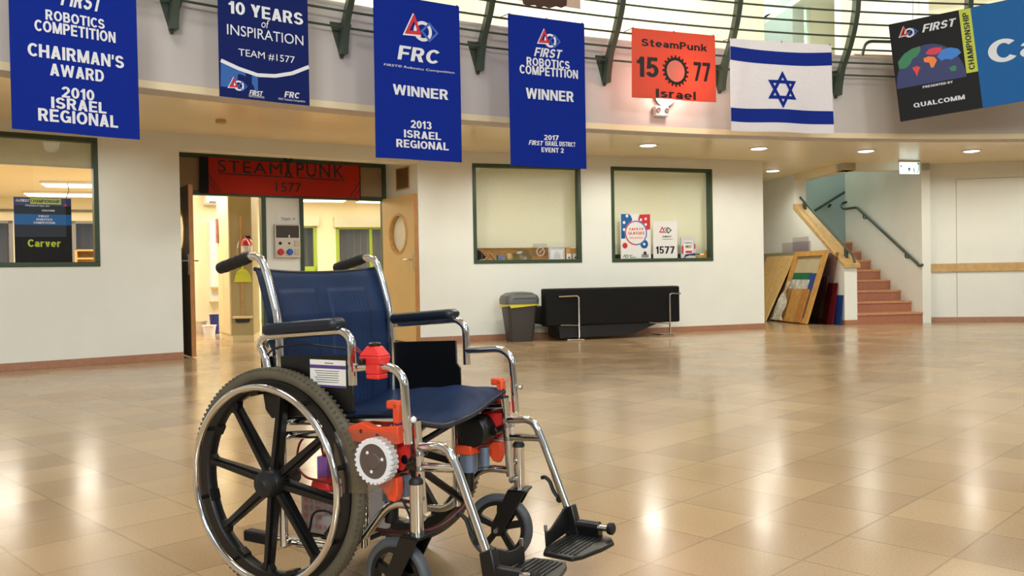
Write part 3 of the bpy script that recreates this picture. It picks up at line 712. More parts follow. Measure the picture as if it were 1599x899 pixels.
def cab_things():
    sx = onk(378, 420)[0]
    t = Thing('broom', FK, (sx, -.03, .0), 'wooden broom hung upright on the cabinet side', 'broom')
    zt = onk(378, 338)[1]; zb = onk(378, 503)[1]
    t.part('handle', MB().cyl((sx, -.035, zb + .07), (sx, -.035, zt), .013, 10), M['pine'])
    h0, h1 = onk(364, 500)[0], onk(395, 500)[0]
    t.part('head', MB().box(h0, h1, -.075, -.004, zb + .05, zb + .085), M['cab'], bevel=.01)
    t.part('bristles', MB().hexa([(h0 + .05, -.07, zb), (h1 - .05, -.07, zb), (h1 - .05, -.012, zb), (h0 + .05, -.012, zb), (h0 + .03, -.07, zb + .06), (h1 - .03, -.07, zb + .06), (h1 - .03, -.012, zb + .06), (h0 + .03, -.012, zb + .06)]), M['ink'])
    a, zt = onk(366, 420); b, zb = onk(394, 440); c = (a + b) / 2; w_ = b - a; h_ = zt - zb
    t = Thing('dustpan', FK, (c, -.07, zb), 'yellow green dustpan hanging over the broom handle', 'dustpan')
    pts = [(a, zb), (b, zb), (b - .02, zb + h_ * .5), (b - w_ * .22, zb + h_ * .85), (c + .03, zt), (c - .03, zt), (a + w_ * .22, zb + h_ * .85), (a + .02, zb + h_ * .5)]
    t.part('pan', MB().prism([(x, -.075, z) for x, z in pts], (0, .015, 0)), M['dust'], bevel=.004)
    t.part('lip', MB().prism([(x, -.095, z) for x, z in ((a + .02, zb + h_ * .5), (a + w_ * .22, zb + h_ * .85), (b - w_ * .22, zb + h_ * .85), (b - .02, zb + h_ * .5), (b - w_ * .25, zb + h_ * .7), (a + w_ * .25, zb + h_ * .7))], (0, .02, 0)), M['dust'])
    t.part('handle', MB().tube([(c, -.068, zt - .01), (c, -.068, zt + .12)], .012, 8), M['dust'])
    s, zb = onk(387, 404); _, zt = onk(387, 372)
    t = Thing('fire_extinguisher', FK, (s, -.08, zb), 'red fire extinguisher hung beside the broom', 'fire extinguisher')
    t.part('cylinder', MB().lathe([(.06, 0), (.072, .02), (.072, (zt - zb) * .8), (.05, (zt - zb) * .95), (.02, zt - zb), (1e-4, zt - zb)], (s, -.085, zb), (0, 0, 1), 20), M['extred'])
    t.part('valve', MB().box(s - .02, s + .05, -.1, -.07, zt - .01, zt + .03), M['ink'])
    t.part('label', MB().lathe([(.0725, .08), (.0725, .17)], (s, -.085, zb), (0, 0, 1), 20), M['paper'])
    bg = MB().lathe([(.085, -.01), (.09, .1), (.08, .20), (.03, .27), (.006, .31)], (s - .02, -.255, zb), (0, 0, 1), 16)
    t2 = Thing('plastic_bag', FK, (s, -.1, zb), 'clear plastic bag hung over the fire extinguisher', 'bag')
    t2.part('bag', bg, M['clearsheet'])
cab_things()
# little store room left of the cabinet: end wall, lit opening, shelf, buckets
FS = Frame(ground(325, 522), FD.a)
struct('wall_store', MB().box(-1.2, float(FS.hit(372, 400, .3)[0]), .3, .36, 0, 2.45), M['inner'], FS)
def shx(px, py, d=.3): return FS.hit(px, py, d)
a, b = shx(325, 400)[0], shx(339, 400)[0]
solo('lit_strip_box', MB().box(a, b + .1, .14, .298, .5, 1.75), M['paper'], FS, (a, .2, .5), 'white box for a lit strip left of the tall cabinet', 'lit strip')  # added white box stands in for a brightly lit strip
solo('shelf', MB().box(a - .02, b + .12, .05, .13, shx(330, 451, .1)[1], shx(330, 448, .1)[1]), M['wood'], FS, (a, .1, .7), 'thin wooden shelf edge beside the tall cabinet', 'shelf')
a, z1 = shx(318, 300, .2); b, z0 = shx(345, 320, .2)
t = Thing('air_conditioner', FS, (a, .1, z0), 'white wall air conditioner above the store corner', 'air conditioner')
t.part('case', MB().box(a, b + .15, .08, .29, z0, z1 + .1), M['white'], bevel=.02); t.part('louver', MB().box(a + .05, b + .1, .07, .08, z0 + .02, z0 + .045), M['grey'])
a, z1 = shx(337, 327, .0); b, z0 = shx(342, 366, .0)
solo('poster', MB().box(0, .16, -.035, -.027, 1.36, 1.7), mat('poster_print', (150, 80, 64), .6, noise=.5, nscale=14), FKL, (0, 0, 1.36), 'narrow reddish poster on the cabinet door', 'poster')
def pot(px, py, r, h, m, name, label, cat):
    p = ground(px, py)
    t = Thing(name, WORLD, (p[0], p[1], 0), label, cat)
    t.part('body', MB().lathe([(r * .78, 0), (r, h), (r * .94, h), (r * .74, .01), (1e-4, .01)], (p[0], p[1], 0), (0, 0, 1), 18), m)
    t.part('rim', MB().lathe([(r, h - .015), (r * 1.06, h - .015), (r * 1.06, h), (r, h)], (p[0], p[1], 0), (0, 0, 1), 18, True), m)
pot(327, 524, .1, .16, M['white'], 'bucket', 'white bucket on the floor behind the doors', 'bucket')
pot(336, 521, .08, .3, mat('bin_blue', (36, 50, 130), .5), 'paper_bin', 'dark blue bin behind the white bucket', 'bin')
pot(314, 521, .09, .2, mat('sack_beige', (210, 196, 178), .8), 'tub', 'beige tub at the edge of the left door leaf', 'tub')
pot(322, 517, .1, .26, M['binlid'], 'pail', 'grey pail between the white bucket and the left door', 'bucket')

# ------------------------------------------------------------------ inside the left window
def carver_poster():
    d = .06
    H = lambda x, y: FA.hit(x, y, d)
    s0, z1 = H(21, 307); s1, z0 = H(113.5, 413); z0 = WA[2] + .014; w_ = s1 - s0; h_ = z1 - z0
    t = Thing('pit_poster', FA, (s0, d, z0), 'black poster with lime word Carver standing in the left window', 'poster')
    t.part('board', MB().box(s0, s1, d, d + .006, z0, z1), M['signblack'])
    fl = lambda o: Flat(lambda s, z: (s, d - o, z))
    bl = fl(.001); bl.rect(s0, s1, z0 + h_ * .60, z0 + h_ * .755)
    nv = fl(.001); nv.rect(s0, s1, z0 + h_ * .88, z1)
    lm = fl(.002); lm.rect(s0 + w_ * .28, s1 - w_ * .18, z1 - h_ * .095, z1 - h_ * .01)
    W_ = fl(.003); K_ = fl(.003); R_ = fl(.002); LM = fl(.003)
    W_.text('FIRST', s0 + w_ * .1, s0 + w_ * .27, z1 - h_ * .07, z1 - h_ * .03, .03, .3)
    K_.text('CHAMPIONSHIP', s0 + w_ * .29, s1 - w_ * .2, z1 - h_ * .075, z1 - h_ * .028, .02)
    W_.text('PRESENTED BY', s0 + w_ * .2, s0 + w_ * .62, z1 - h_ * .135, z1 - h_ * .108, .01)
    W_.text('QUALCOMM', s0 + w_ * .48, s0 + w_ * .7, z1 - h_ * .20, z1 - h_ * .175, .02)
    for i, q in enumerate(('FIRST', 'ROBOTICS', 'COMPETITION')):
        W_.text(q, s0 + w_ * (.42, .38, .33)[i], s0 + w_ * (.6, .66, .7)[i], z0 + h_ * (.71 - .047 * i), z0 + h_ * (.74 - .047 * i), .03)
    LM.text('Carver', s0 + w_ * .22, s0 + w_ * .8, z0 + h_ * .275, z0 + h_ * .385, .03)
    emblem(R_, W_, bl, s0 + w_ * .07, z1 - h_ * .05, .03)
    R_.disc(s1 - w_ * .1, z1 - h_ * .1, .012)
    for nm, q, m in (('blue_band', bl, M['signblue']), ('navy_band', nv, M['globeblue']), ('lime_box', lm, M['signlime']), ('lettering', W_, M['let']), ('black_lettering', K_, M['ink']), ('red_mark', R_, M['logored']), ('team_name', LM, M['signlime'])): t.part(nm, q.mb, m)
carver_poster()
def inner_left():
    F = Frame(FI.world(ihit(128, 380)[0], -1.0), FI.a)
    t = Thing('bookcase', F, (0, 0, 0), 'brown shelf unit seen low in the left window', 'shelf unit')
    h = 1.42
    t.part('sides', MB().box(-.02, .02, 0, .35, 0, h).box(.68, .72, 0, .35, 0, h), M['pine'])
    for z in (.1, .5, .9, 1.25, h - .02): t.part('shelf', MB().box(.02, .68, 0, .35, z, z + .03), M['pine'])
    t.part('back_board', MB().box(.02, .68, .34, .36, 0, h), M['wood'])
    t = Thing('step_ladder', F, (-.35, -.3, 0), 'white step ladder beside the brown shelf unit', 'ladder')
    for x in (-.42, -.16): t.part('rail', MB().hexa([(x - .02, -.5, 0), (x + .02, -.5, 0), (x + .02, -.46, 0), (x - .02, -.46, 0), (x - .02 + .0, -.22, 1.3), (x + .02, -.22, 1.3), (x + .02, -.18, 1.3), (x - .02, -.18, 1.3)]), M['white'])
    for k in range(1, 5): t.part('rung', MB().box(-.42, -.16, -.5 + .055 * k, -.44 + .055 * k, .25 * k, .25 * k + .03), M['white'])
    q = ground(105, 284, 2.44)
    F2 = Frame(q, FI.a)
    solo('pendant_cable', MB().tube([(0, 0, 2.44), (.02, 0, 2.3), (-.03, 0, 2.15), (.02, 0, 1.95)], .008, 6), M['blackwire'], F2, (0, 0, 1.95), 'thin dangling cable behind the left window', 'cable')
    solo('pipe', MB().cyl((-3, -.06, ihit(60, 329)[1]), (2.4, -.06, ihit(60, 329)[1]), .025, 8), M['grey'], Frame(FI.world(-5, 0), FI.a), (0, 0, 2), 'thin wall pipe along the far workshop wall', 'pipe')
inner_left()

# ------------------------------------------------------------------ things on the sills of the back wall windows
def sill2():
    z = WB1[2] + .012
    def hx(px, py=400, d=.14): return FB.hit(px, py, d)[0]
    def hz(px, py, d=.14): return FB.hit(px, py, d)[1]
    d = .14
    a, b = hx(833), hx(855)
    t = Thing('glass_plaque', FB, (a, d, z), 'engraved clear plaque standing on the middle window sill', 'plaque')
    t.part('slab', MB().box(a, b, d, d + .025, z + .02, hz(844, 380)), M['clearsheet'], bevel=.003); t.part('foot', MB().box(a - .01, b + .01, d - .02, d + .05, z, z + .02), M['grey'])
    L = Flat(lambda s, zz: (s, d - .002, zz)); L.annulus((a + b) / 2, z + .14, .05, .058); L.line([((a + b) / 2 - .02, z + .12), ((a + b) / 2 + .03, z + .17)], .006); t.part('engraving', L.mb, M['paper'])
    a, b = hx(857), hx(882)
    t = Thing('framed_certificate', FB, (a, d, z), 'white certificate in a patterned frame right of the plaque', 'certificate')
    t.part('frame', MB().box(a, b, d, d + .015, z, hz(869, 386.5)), mat('certificate_border', (196, 198, 206), .6, noise=.3, nscale=60))
    L = Flat(lambda s, zz: (s, d - .002, zz)); h = hz(869, 386.5) - z; L.rect(a + .025, b - .025, z + h * .14, z + h * .86); t.part('sheet', L.mb, M['paper'])
    L = Flat(lambda s, zz: (s, d - .003, zz))
    for q in (.3, .42, .54, .68): L.line([(a + .07 + .02 * (q > .6), z + h * q), (b - .07 - .02 * (q > .6), z + h * q)], .005)
    t.part('writing', L.mb, M['purpleink'])
    for i, (p, q, lab) in enumerate(((884, 893, 'left small boxed medal at the right end of the middle sill'), (893.5, 903, 'right small boxed medal at the right end of the middle sill'))):
        a, b = hx(p), hx(q)
        t = Thing('medal_box', FB, (a, d, z), lab, 'box', 'boxed medals')
        t.part('box', MB().box(a, b, d, d + .04, z, hz(893, 387)), M['pine'], bevel=.003)
        L = Flat(lambda s, zz: (s, d - .002, zz)); L.rect(a + .008, b - .008, z + .02, z + .11); t.part('card', L.mb, M['paper'])
        L = Flat(lambda s, zz: (s, d - .003, zz)); L.disc((a + b) / 2, z + .055, .013); t.part('medal', L.mb, M['ink'])
    a, b = hx(803), hx(830)
    t = Thing('plastic_pack', FB, (a, d, z), 'crumpled pale blue clear pack left of the plaque', 'bag')
    t.part('pack', MB().grid(lambda u, v: (a + (b - a) * u, d + .02 * math.sin(8 * u + 5 * v) + .01 * math.sin(23 * u), z + .17 * v * (1 - .3 * (2 * u - 1) ** 2) + .002), 14, 8, (0, .05, 0)), glassmat('pale_blue_film', (.75, .83, .9, 1), 2, .1))
    a, b = hx(778), hx(790)
    t = Thing('clock_box', FB, (a, d, z), 'small grey box with a brass knob on the middle sill', 'box')
    t.part('box', MB().box(a, b, d, d + .08, z, z + .10), M['motor'], bevel=.004); t.part('knob', MB().box((a + b) / 2 + .01, (a + b) / 2 + .03, d - .012, d, z + .02, z + .07), mat('brass', (214, 170, 80), .3, metal=.8))
    a, b = hx(792), hx(801)
    solo('cable_spool', MB().lathe([(.03, 0), (.045, .02), (.045, .09), (.03, .12), (1e-4, .12)], ((a + b) / 2, d + .05, z), (0, 0, 1), 16), M['wood'], FB, ((a + b) / 2, d, z), 'tan spool next to the grey box on the middle sill', 'spool')
    x0 = hx(748)
    solo('wooden_hook', MB().tube(fillet([(x0, d, z + .03), (x0 + .08, d, z + .035), (x0 + .13, d, z + .09), (x0 + .11, d + .01, z + .12)], .03), .016, 10), mat('tan_wood', (176, 124, 76), .5), FB, (x0, d, z), 'curved tan wooden piece at the left end of the middle sill', 'wood piece')
    solo('wooden_stick', MB().tube([(x0 + .14, d + .02, z + .13), (x0 + .19, d + .0, z + .07), (x0 + .24, d, z + .016)], .016, 10), mat('tan_wood2', (170, 116, 70), .5), FB, (x0 + .14, d, z), 'slanting tan stick beside the curved wooden piece', 'wood piece')
    x0 = hx(741)
    solo('dark_bag', MB().grid(lambda u, v: (x0 + .17 * u, d + .07 + .02 * math.sin(6 * u), z + .19 * v * (1 - .6 * u ** 2) + .001), 10, 6, (0, .08, 0)), M['black'], FB, (x0, d, z), 'black cloth bag in the left corner of the middle window', 'bag')
    struct('trim_2', MB().box(WB1[0], WB1[1], .34, .36, .7, 1.3), M['pine'], FB)
sill2()
def sill3():
    d = .07; z = WB2[2] + .012
    H = lambda x, y: FB.hit(x, y, d)
    fl = lambda o: Flat(lambda s, zz: (s, d - o, zz))
    # safety glasses poster
    s0, z1 = H(968.5, 334); s1, z0 = H(1016.5, 404); w_, h_ = s1 - s0, z1 - z
    t = Thing('safety_poster', FB, (s0, d, z), 'poster with red and blue ring reading SAFETY GLASSES REQUIRED', 'poster')
    t.part('sheet', MB().box(s0, s1, d, d + .005, z, z1), M['paper'])
    X = lambda q: s0 + w_ * q
    Z = lambda q: z + h_ * q
    b_, r_, k_, wt = fl(.001), fl(.001), fl(.004), fl(.002)
    b_.poly([(X(.02), Z(.48)), (X(.15), Z(.48)), (X(.15), Z(.62)), (X(.40), Z(.88)), (X(.34), Z(.97)), (X(.28), Z(1)), (X(.02), Z(1))])
    r_.poly([(X(.58), Z(.88)), (X(.64), Z(.99)), (X(.99), Z(1)), (X(.99), Z(.68)), (X(.88), Z(.66))])
    b_.disc(X(.78), Z(.36), w_ * .13); r_.disc(X(.14), Z(.33), w_ * .085)
    for q in ((.12, .82), (.22, .96), (.12, .67)): wt.disc(X(q[0]), Z(q[1]), w_ * .045)
    for q in ((.84, .9), (.68, .88), (.84, .78), (.78, .36)): wt.disc(X(q[0]), Z(q[1]), w_ * .04)
    cx, cz = X(.51), Z(.60)
    wt.disc(cx, cz, w_ * .37); r3 = fl(.003); b3 = fl(.003)
    r3.annulus(cx, cz, w_ * .33, w_ * .365, PI * .55, PI * 1.5); b3.annulus(cx, cz, w_ * .33, w_ * .365, -PI * .5, PI * .55)
    r3.text('SAFETY', X(.28), X(.76), Z(.655), Z(.705), .02); r3.text('GLASSES', X(.25), X(.79), Z(.565), Z(.625), .02); r3.text('REQUIRED', X(.30), X(.75), Z(.47), Z(.515), .015)
    r3.rect(X(.1), X(.66), Z(0), Z(.025)); b3.rect(X(.66), X(.98), Z(0), Z(.02))
    k_.text('FIRST', X(.28), X(.38), Z(.105), Z(.13), .02); k_.rect(X(.28), X(.5), Z(.075), Z(.085))
    for q in (.13, .105, .08): k_.rect(X(.68), X(.92), Z(q), Z(q + .012))
    k_.disc(X(.8), Z(.17), w_ * .05)
    kk = fl(.004); kk.annulus(X(.19), Z(.105), w_ * .035, w_ * .05); kk.line([(X(.07), Z(.08)), (X(.12), Z(.14)), (X(.15), Z(.08))], .006)
    for nm, q, m in (('blue_shapes', b_, M['signblue']), ('red_shapes', r_, M['logored']), ('white_shapes', wt, M['paper']), ('red_lettering', r3, M['logored']), ('blue_ring', b3, M['logoblue']), ('black_lettering', k_, M['ink']), ('black_mark', kk, M['ink'])): t.part(nm, q.mb, m)
    # team number poster
    s0, z1 = H(1019.5, 345); s1, z0 = H(1058, 406); w_, h_ = s1 - s0, z1 - z
    t = Thing('number_poster', FB, (s0, d, z), 'white poster with the number 1577 in the right window', 'poster')
    t.part('sheet', MB().box(s0, s1, d, d + .005, z, z1), M['paper'])
    k_ = fl(.002); r_ = fl(.002); g_ = fl(.003)
    k_.text('1577', X(.1), X(.88), Z(.18), Z(.365), .03); k_.text('FIRST', X(.38), X(.76), Z(.585), Z(.63), .03, .3); k_.rect(X(.38), X(.8), Z(.54), Z(.55))
    tri = [(X(.24), Z(.71)), (X(.5), Z(.71)), (X(.38), Z(.87))]; r_.ring(tri, scaled(tri, .5))
    sq = [(X(.5), Z(.77)), (X(.63), Z(.68)), (X(.77), Z(.77)), (X(.63), Z(.85))]; k_.ring(sq, scaled(sq, .62)); g_.annulus(X(.52), Z(.77), w_ * .07, w_ * .1)
    for nm, q, m in (('lettering', k_, M['ink']), ('red_triangle', r_, M['logored']), ('grey_ring', g_, M['grey'])): t.part(nm, q.mb, m)
    # small safety first card
    s0, z1 = H(1063.5, 370.5); s1, z0 = H(1086, 404); w_, h_ = s1 - s0, z1 - z
    t = Thing('safety_card', FB, (s0, d, z), 'small Safety FIRST card leaning beside the number poster', 'card')
    t.part('sheet', MB().box(s0, s1, d, d + .02, z, z1), mat('card_grey', (206, 208, 210), .6))
    wt, k_, r_, b_ = fl(.001), fl(.003), fl(.002), fl(.0015)
    wt.rect(X(.18), X(.82), Z(.28), Z(.86)); r_.rect(X(.03), X(.15), Z(.3), Z(.64)); r_.rect(X(.9), X(.99), Z(.5), Z(.72)); b_.poly([(X(.2), Z(.03)), (X(.3), Z(.16)), (X(.6), Z(.22)), (X(.99), Z(.2)), (X(.99), Z(.32)), (X(.3), Z(.26)), (X(.1), Z(.03))])
    k_.text('Safety', X(.24), X(.78), Z(.70), Z(.82), .02); k_.text('FIRST', X(.28), X(.74), Z(.54), Z(.65), .02, .2); r2 = fl(.003); r2.rect(X(.3), X(.76), Z(.32), Z(.42))
    for nm, q, m in (('white_panel', wt, M['paper']), ('lettering', k_, M['ink']), ('red_sides', r_, M['logored']), ('navy_swoosh', b_, M['globeblue']), ('red_line', r2, M['logored'])): t.part(nm, q.mb, m)
    a = H(1098, 400)[0]
    solo('tan_box', MB().box(a - .09, a + .07, .13, .2, z, z + .08), M['wood'], FB, (a, .13, z), 'low tan box in the right corner of the poster window', 'box', bevel=.01)
    b = H(1106, 400)[0]
    solo('wood_offcut', MB().hexa([(b - .06, .1, z), (b + .01, .1, z), (b + .01, .125, z), (b - .06, .125, z), (b - .02, .1, z + .14), (b + .03, .1, z + .14), (b + .03, .125, z + .14), (b - .02, .125, z + .14)]), M['pine'], FB, (b, .1, z), 'upright tan offcut at the right edge of the poster window', 'wood piece')
    struct('trim_3', MB().box(WB2[0], WB2[1], .34, .36, .7, 1.3), M['doordark'], FB)
sill3()

# ------------------------------------------------------------------ gallery railing, one curved stanchion per 5.3 degrees
POSTS = [134.25, 128.91, 123.52, 118.41, 113.07, 107.87, 102.42, 97.2, 91.9, 86.6]
def bulge(z):
    t = [(2.87, .02), (3.0, .035), (3.2, .10), (3.4, .24), (3.6, .34), (3.8, .40), (4.1, .43), (4.45, .38)]
    return float(np.interp(z, [q[0] for q in t], [q[1] for q in t]))
railing = Thing('gallery_railing', WORLD, tuple(arc(110, RF, 3.4)), 'dark green steel railing bulging out along the upper gallery', 'railing')
for a in POSTS:
    ra = Vector((math.cos(math.radians(a)), math.sin(math.radians(a)), 0)); ta = Vector((-ra.y, ra.x, 0))
    mb = MB(); zs = np.linspace(2.9, 4.45, 22); V = []
    for z in zs:
        r1 = RF - bulge(z); r0 = r1 - .085
        for R, s_ in ((r0, -.03), (r0, .03), (r1, .03), (r1, -.03)): V.append(arc(a, R, z) + ta * s_)
    n = len(zs); mb.add(V, [(4 * i + k, 4 * i + 4 + k, 4 * i + 4 + (k + 1) % 4, 4 * i + (k + 1) % 4) for i in range(n - 1) for k in range(4)] + [(0, 1, 2, 3), tuple(4 * n - 4 + k for k in (3, 2, 1, 0))])
    pst = railing.part('post', mb, M['rail'])
    br = MB()
    for z0, w0, z1, w1 in ((2.875, .008, 3.2, .105),):
        br.hexa([arc(a, RF - .001, z0) - ta * w0, arc(a, RF - .001, z0) + ta * w0, arc(a, RF - .022, z0) + ta * w0, arc(a, RF - .022, z0) - ta * w0,
                 arc(a, RF - .001, z1) - ta * w1, arc(a, RF - .001, z1) + ta * w1, arc(a, RF - .022, z1) + ta * w1, arc(a, RF - .022, z1) - ta * w1])
        br.hexa([arc(a, RF - .02, z0) - ta * .012, arc(a, RF - .02, z0) + ta * .012, arc(a, RF - .03, z0) + ta * .012, arc(a, RF - .03, z0) - ta * .012,
                 arc(a, RF - .02, z1) - ta * .012, arc(a, RF - .02, z1) + ta * .012, arc(a, RF - .19, z1) + ta * .012, arc(a, RF - .19, z1) - ta * .012])
    railing.part('bracket', br, M['rail'], pst)
for k in range(11):
    z = 3.13 + .13 * k
    railing.part('bar', MB().tube([arc(a, RF - bulge(z) - .05, z) for a in np.arange(60, 152, 1.0)], .011 if k < 10 else .022, 6), M['rail'])

# ------------------------------------------------------------------ banners hanging in front of the gallery
def chord(px0, px1, py, R=RF - .5):
    def pt(px):
        D = ray(px, py); o = -cc; d = D[:2]; a = d @ d; b = 2 * o @ d; c_ = o @ o - R * R; t = (-b + math.sqrt(b * b - 4 * a * c_)) / (2 * a); return d * t
    a, b = pt(px0), pt(px1); return between(a, b), float(np.linalg.norm(b - a))
class Banner:
    def __init__(s, px0, px1, py, ztop, zbot, label, m, name='hanging_banner', cat='banner', group=None, amp=.008, seed=0, top_w=0, flare=0):
        s.F, s.w = chord(px0, px1, py); s.z0, s.z1 = zbot, ztop; s.t = Thing(name, s.F, (0, 0, zbot), label, cat, group); s.amp, s.seed = amp, seed; s.flare = flare
        s.flats = {}
        s.cloth = s.t.part('cloth', MB().grid(lambda u, v: s.map(s.w * u, zbot + (ztop - zbot) * v), 36, 40, (0, .002, 0)), m)
    def map(s, x, z, o=0):
        k = (s.z1 - z) / (s.z1 - s.z0); xx = x + s.flare * k * k * (x / s.w - .3)
        return (xx, s.amp * k * (math.sin(5 * x / s.w * 2 + s.seed) + .5 * math.sin(3.1 * x / s.w * 2 + 2.3 * z + s.seed * 2)) - o, z)
    def H(s, p): return s.F.hit(p[0], p[1], 0)
    def flat(s, nm, m, o=.003):
        if nm not in s.flats: s.flats[nm] = (Flat(lambda x, z: s.map(x, z, o)), m)
        return s.flats[nm][0]
    def tx(s, st, bl, tr, bold=.035, shear=0, nm='lettering', m='let', o=.004, space=1.0):
        a, b = s.H(bl), s.H(tr); s.flat('%s#%d' % (nm, len(s.flats)), m, o).text(st, a[0], b[0], a[1], b[1], bold, shear, False, space)
    def logo(s, px, py, hpx):
        c = s.H((px, py)); h = abs(s.H((px, py - hpx / 2))[1] - s.H((px, py + hpx / 2))[1])
        emblem(s.flat('red_triangle', 'logored', .005), s.flat('white_ring', 'let', .004), s.flat('blue_square', 'logoblue', .0045), c[0], c[1], h)
    def ties(s):
        k = round((s.z1 - 3.13) / .13); z = 3.13 + .13 * k
        for x in (.02, s.w * .5, s.w - .02):
            p = s.F.world(x, 0, s.z1 - .01); an = math.degrees(math.atan2(p.y - cc[1], p.x - cc[0])); q = arc(an, RF - bulge(z) - .055, z); u, d = s.F.loc(q)
            railing.part('tie', MB().tube([tuple(s.F.world(x, -.004, s.z1 - .012)), tuple(s.F.world(x, -.006, s.z1 + .004)), tuple(q)], .004, 6), M['blackwire'])
    def done(s):
        s.ties()
        for nm, (f_, m) in s.flats.items(): s.t.part(nm.split('#')[0], f_.mb, M[m])
ZR = 3.37
def rod(b, drop=.0):
    pass
b = Banner(16, 215, 100, 3.37, 1.905, 'tall blue banner reading CHAIRMAN\'S AWARD 2010 at the far left', M['banner'], seed=.4)
b.tx('FIRST', (94, 8), (161, -5), .04, .35); b.tx('ROBOTICS', (71, 30.5), (163, 30.5)); b.tx('COMPETITION', (54, 47.5), (180, 50.5)); b.tx("CHAIRMAN'S", (43.5, 86.5), (193, 88), .05)
b.tx('AWARD', (78, 117.5), (162, 110), .05); b.tx('2010', (96, 152), (147, 141), .05); b.tx('ISRAEL', (80, 168.5), (166, 160.5), .05); b.tx('REGIONAL', (60, 188), (184, 181), .05)
b.done()
b = Banner(342, 482, 100, 3.9, 2.305, 'navy banner reading 10 YEARS of INSPIRATION with a white swoosh', M['bannerdk'], seed=1.4, amp=.005)
sw = [(345, 94), (372, 107), (402, 117.5), (430, 118.5), (456, 114.5), (482, 104.5)]; lo = [b.H(q) for q in sw]
f_ = b.flat('light_field', 'bannerlt', .002); lf = [lo[0], lo[1], lo[2], (lo[2][0], b.z0 + .08), (0.01, b.z0 + .08)]; f_.poly([(max(q[0], .004), q[1]) for q in lf][::-1])
b.flat('swoosh', 'let', .003).line([(min(max(q[0], 0), b.w), q[1]) for q in lo], .03)
b.tx('10 YEARS', (357, 20.5), (472.5, 21), .05); b.tx('of', (408, 43), (420.5, 32), .03, .2); b.tx('INSPIRATION', (354.5, 53.5), (473, 56), .015); b.tx('TEAM #1577', (372, 88), (460, 88.5), .012)
b.tx('FIRST', (388.5, 148.5), (410, 143), .03, .3); b.tx('FRC', (444, 151.5), (467.5, 145), .05, .2); b.tx('FIRST Robotics Competition', (435, 156.5), (476, 157), .0); b.tx('ROBOTICS COMPETITION', (388, 151.5), (412, 151), .0)
b.logo(371, 132, 22); b.done()
b = Banner(585, 719, 130, 3.37, 1.905, 'tall blue banner reading FRC WINNER 2013', M['banner'], seed=2.2)
b.tx('FRC', (620, 92.5), (686, 79), .06, .15); b.tx('FIRST\u00ae Robotics Competition', (599, 103.5), (709, 112), .01, .1); b.tx('WINNER', (613, 147.5), (699, 140.5), .05); b.tx('2013', (641, 199.5), (674, 190), .05)
b.tx('ISRAEL', (630, 214.5), (688.5, 207), .05); b.tx('REGIONAL', (618, 229.5), (700, 223), .05); b.logo(657, 45, 44); b.done()
b = Banner(795, 914, 140, 3.37, 1.9, 'tall blue banner reading ROBOTICS COMPETITION WINNER 2017', M['banner'], seed=3.3)
b.tx('FIRST', (833.5, 87.5), (878, 78.5), .05, .3); b.tx('ROBOTICS', (822, 101.5), (889, 96), .03); b.tx('COMPETITION', (811, 114.5), (902, 110), .03); b.tx('WINNER', (821, 153.5), (895, 143.5), .05)
b.tx('2017', (850, 218), (872, 211.5), .05); b.tx('FIRST', (825, 226), (849, 220), .04, .3); b.tx('ISRAEL DISTRICT', (852, 227), (897.5, 222.5), .03); b.tx('EVENT 2', (846, 237), (879.5, 231.5), .04)
b.logo(857, 61, 30); b.done()

b = Banner(987, 1117, 100, 3.385, 2.665, 'orange flag reading SteamPunk 15 77 Israel around a black gear', M['oflag'], 'team_flag', 'flag', seed=.9, amp=.012)
b.tx('SteamPunk', (1001.5, 71.5), (1104, 69.5), .05, 0, 'lettering', 'ink', space=1.05); b.tx('15', (995, 119), (1027, 90.5), .05, 0, 'lettering', 'ink'); b.tx('77', (1083.5, 126), (1108.5, 98.5), .05, 0, 'lettering', 'ink'); b.tx('Israel', (1023.5, 152), (1087, 143), .05, 0, 'lettering', 'ink')
c = b.H((1054.7, 111.3)); rad = abs(b.H((1054.7, 86.5))[1] - c[1]); ge = b.flat('gear', 'ink', .004)
ge.annulus(c[0], c[1], rad * .68, rad * .86)
for q in range(20):
    a = 2 * PI * q / 20; ge.poly([(c[0] + r_ * math.cos(a + e), c[1] + r_ * math.sin(a + e)) for r_, e in ((rad * .84, -.085), (rad, -.06), (rad, .06), (rad * .84, .085))])
b.flat('gear_window', 'hole', .0035).disc(c[0], c[1], rad * .69); b.done()

b = Banner(1141, 1299, 130, 3.37, 2.37, 'white flag with two blue stripes and a blue six pointed star', M['wflag'], 'national_flag', 'flag', seed=.2, amp=.032)
st = b.flat('stripe', 'bflag', .003)
z1, z0 = b.H((1142, 72))[1], b.H((1142, 93))[1]; st.gridrect(.0, b.w, z0, z1, 36, 4, lambda x: -.03 * math.sin(PI * x / b.w))
st2 = b.flat('lower_stripe', 'bflag', .003); z1, z0 = b.H((1142, 167.6))[1], b.H((1142, 189))[1]; st2.gridrect(.0, b.w, z0, z1, 36, 4)
c = b.H((1220.5, 140.5)); R_ = abs(b.H((1220.5, 111.3))[1] - c[1]); sr = b.flat('star', 'bflag', .006)
for up_ in (1, -1):
    tri = [(c[0] + R_ * math.cos(up_ * PI / 2 + 2 * PI * q / 3), c[1] + R_ * math.sin(up_ * PI / 2 + 2 * PI * q / 3)) for q in range(3)]; tri = [(p_[0] + (q_[0] - p_[0]) * e / 10, p_[1] + (q_[1] - p_[1]) * e / 10) for p_, q_ in zip(tri, tri[1:] + tri[:1]) for e in range(10)]; sr.ring(tri, scaled(tri, .66))
b.done()

